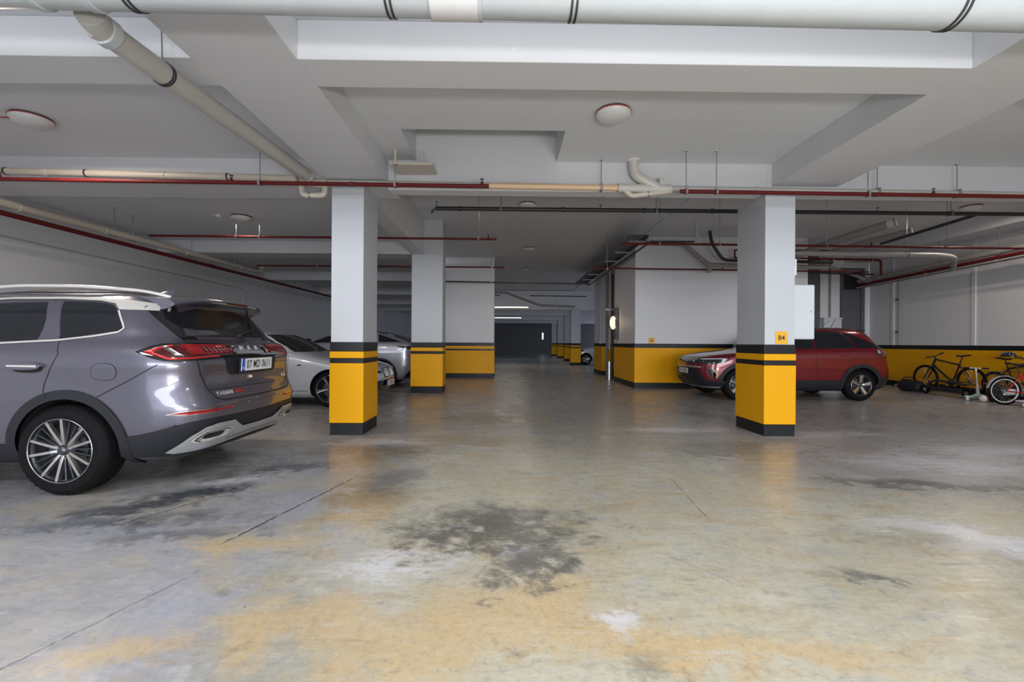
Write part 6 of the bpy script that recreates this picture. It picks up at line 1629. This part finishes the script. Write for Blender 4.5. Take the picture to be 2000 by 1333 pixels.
# dark bag and shoe under the red bicycle
t = thing('rucksack', 'dark rucksack slumped behind the red bicycle wheel', 'bag', (10.43, 9.56, 0))
bm = NB()
bmesh.ops.create_icosphere(bm, subdivisions=3, radius=1, matrix=Matrix.Translation((0, 0, 0.17)) @ Matrix.Diagonal((0.17, 0.13, 0.19, 1)))
for v in bm.verts:
    v.co.z = max(0.0, v.co.z + 0.02 * math.sin(v.co.x * 25))
    v.co.x += 0.015 * math.sin(v.co.z * 30)
obj('bag_body', bm, navy, t, None, True)
obj('front_pocket', box(-0.10, 0.10, -0.17, -0.09, 0.04, 0.17, 0.03), SADDLE, t, None, 'auto')
obj('strap', tube([(-0.05, 0.0, 0.34), (-0.02, 0.0, 0.40), (0.02, 0.0, 0.40), (0.05, 0.0, 0.34)], 0.010, 8, 0.04), SADDLE, t)
t = thing('ball', 'small red and white ball on the floor by the red bicycle', 'ball', (10.12, 9.52, 0.075))
bm = NB(); bmesh.ops.create_icosphere(bm, subdivisions=3, radius=0.075)
for f in bm.faces:
    if f.calc_center_median().x < 0: f.material_index = 1
obj('ball_skin', bm, [RD, WH], t, None, True)
# white caster board end at the frame edge
t = thing('caster_board', 'white wheeled board at the right edge of the frame', 'board', (10.12, 8.74, 0), math.radians(6))
obj('board', box(-0.12, 0.5, -0.09, 0.09, 0.11, 0.135, 0.01), WH, t, None, 'auto')
for x in (-0.05, 0.42):
    obj('wheel', lathe([(0.022, -0.02), (0.045, -0.02), (0.05, -0.012), (0.05, 0.012), (0.045, 0.02), (0.022, 0.02), (0.022, -0.02)], (x, -0.03, 0.05), (0, 1, 0), 20), WH, t, None, 'auto')
    obj('fork', box(x - 0.012, x + 0.012, -0.06, 0.0, 0.08, 0.112), M['steel'], t)
# black helmet hung on the red bicycle's bars
t = thing('helmet', 'black cycling helmet with white dots resting on the dark bicycle saddle', 'helmet', (11.27, 10.08, 0.975), math.radians(-80))
bm = NB(); bmesh.ops.create_uvsphere(bm, u_segments=28, v_segments=16, radius=1, matrix=Matrix.Diagonal((0.145, 0.105, 0.095, 1)))
bmesh.ops.bisect_plane(bm, geom=bm.verts[:] + bm.edges[:] + bm.faces[:], plane_co=(0, 0, -0.02), plane_no=(0, 0, -1), clear_outer=True)
obj('shell', bm, M['gloss_black'], t, None, True)
dots = NB()
for k in range(14):
    a = 2 * PI * k / 14
    for el in (0.35, 0.85):
        n = Vector((0.145 * math.cos(a + el) * math.cos(el), 0.105 * math.sin(a + el) * math.cos(el), 0.095 * math.sin(el)))
        bmesh.ops.create_icosphere(dots, subdivisions=1, radius=0.008, matrix=Matrix.Translation(n))
o = obj('white_dots', dots, WH, t)
o['kind'] = 'stuff'
obj('visor', box(0.10, 0.19, -0.06, 0.06, -0.015, -0.005, 0.003), M['plastic'], t)
# scraps along the wall foot
for i, (x, y, s, lab) in enumerate(((11.30, 13.0, 0.07, 'crumpled white bag at the wall foot, nearest the doorway'), (11.28, 12.35, 0.09, 'crumpled white bag at the wall foot, middle one'), (11.2, 12.7, 0.05, 'small white scrap between the two crumpled bags'))):
    bm = NB()
    bmesh.ops.create_icosphere(bm, subdivisions=2, radius=s)
    rnd = random.Random(i)
    for v in bm.verts:
        v.co *= rnd.uniform(0.7, 1.15)
        v.co.z = max(-s * 0.6, v.co.z * 0.7)
    o = obj('crumpled_bag', bm, mat('dirty_white_plastic', (0.55, 0.53, 0.48), 0.5) if i == 0 else bpy.data.materials['dirty_white_plastic'], None, (x, y, s * 0.6))
    tag(o, lab, 'litter', 'litter along the right wall')
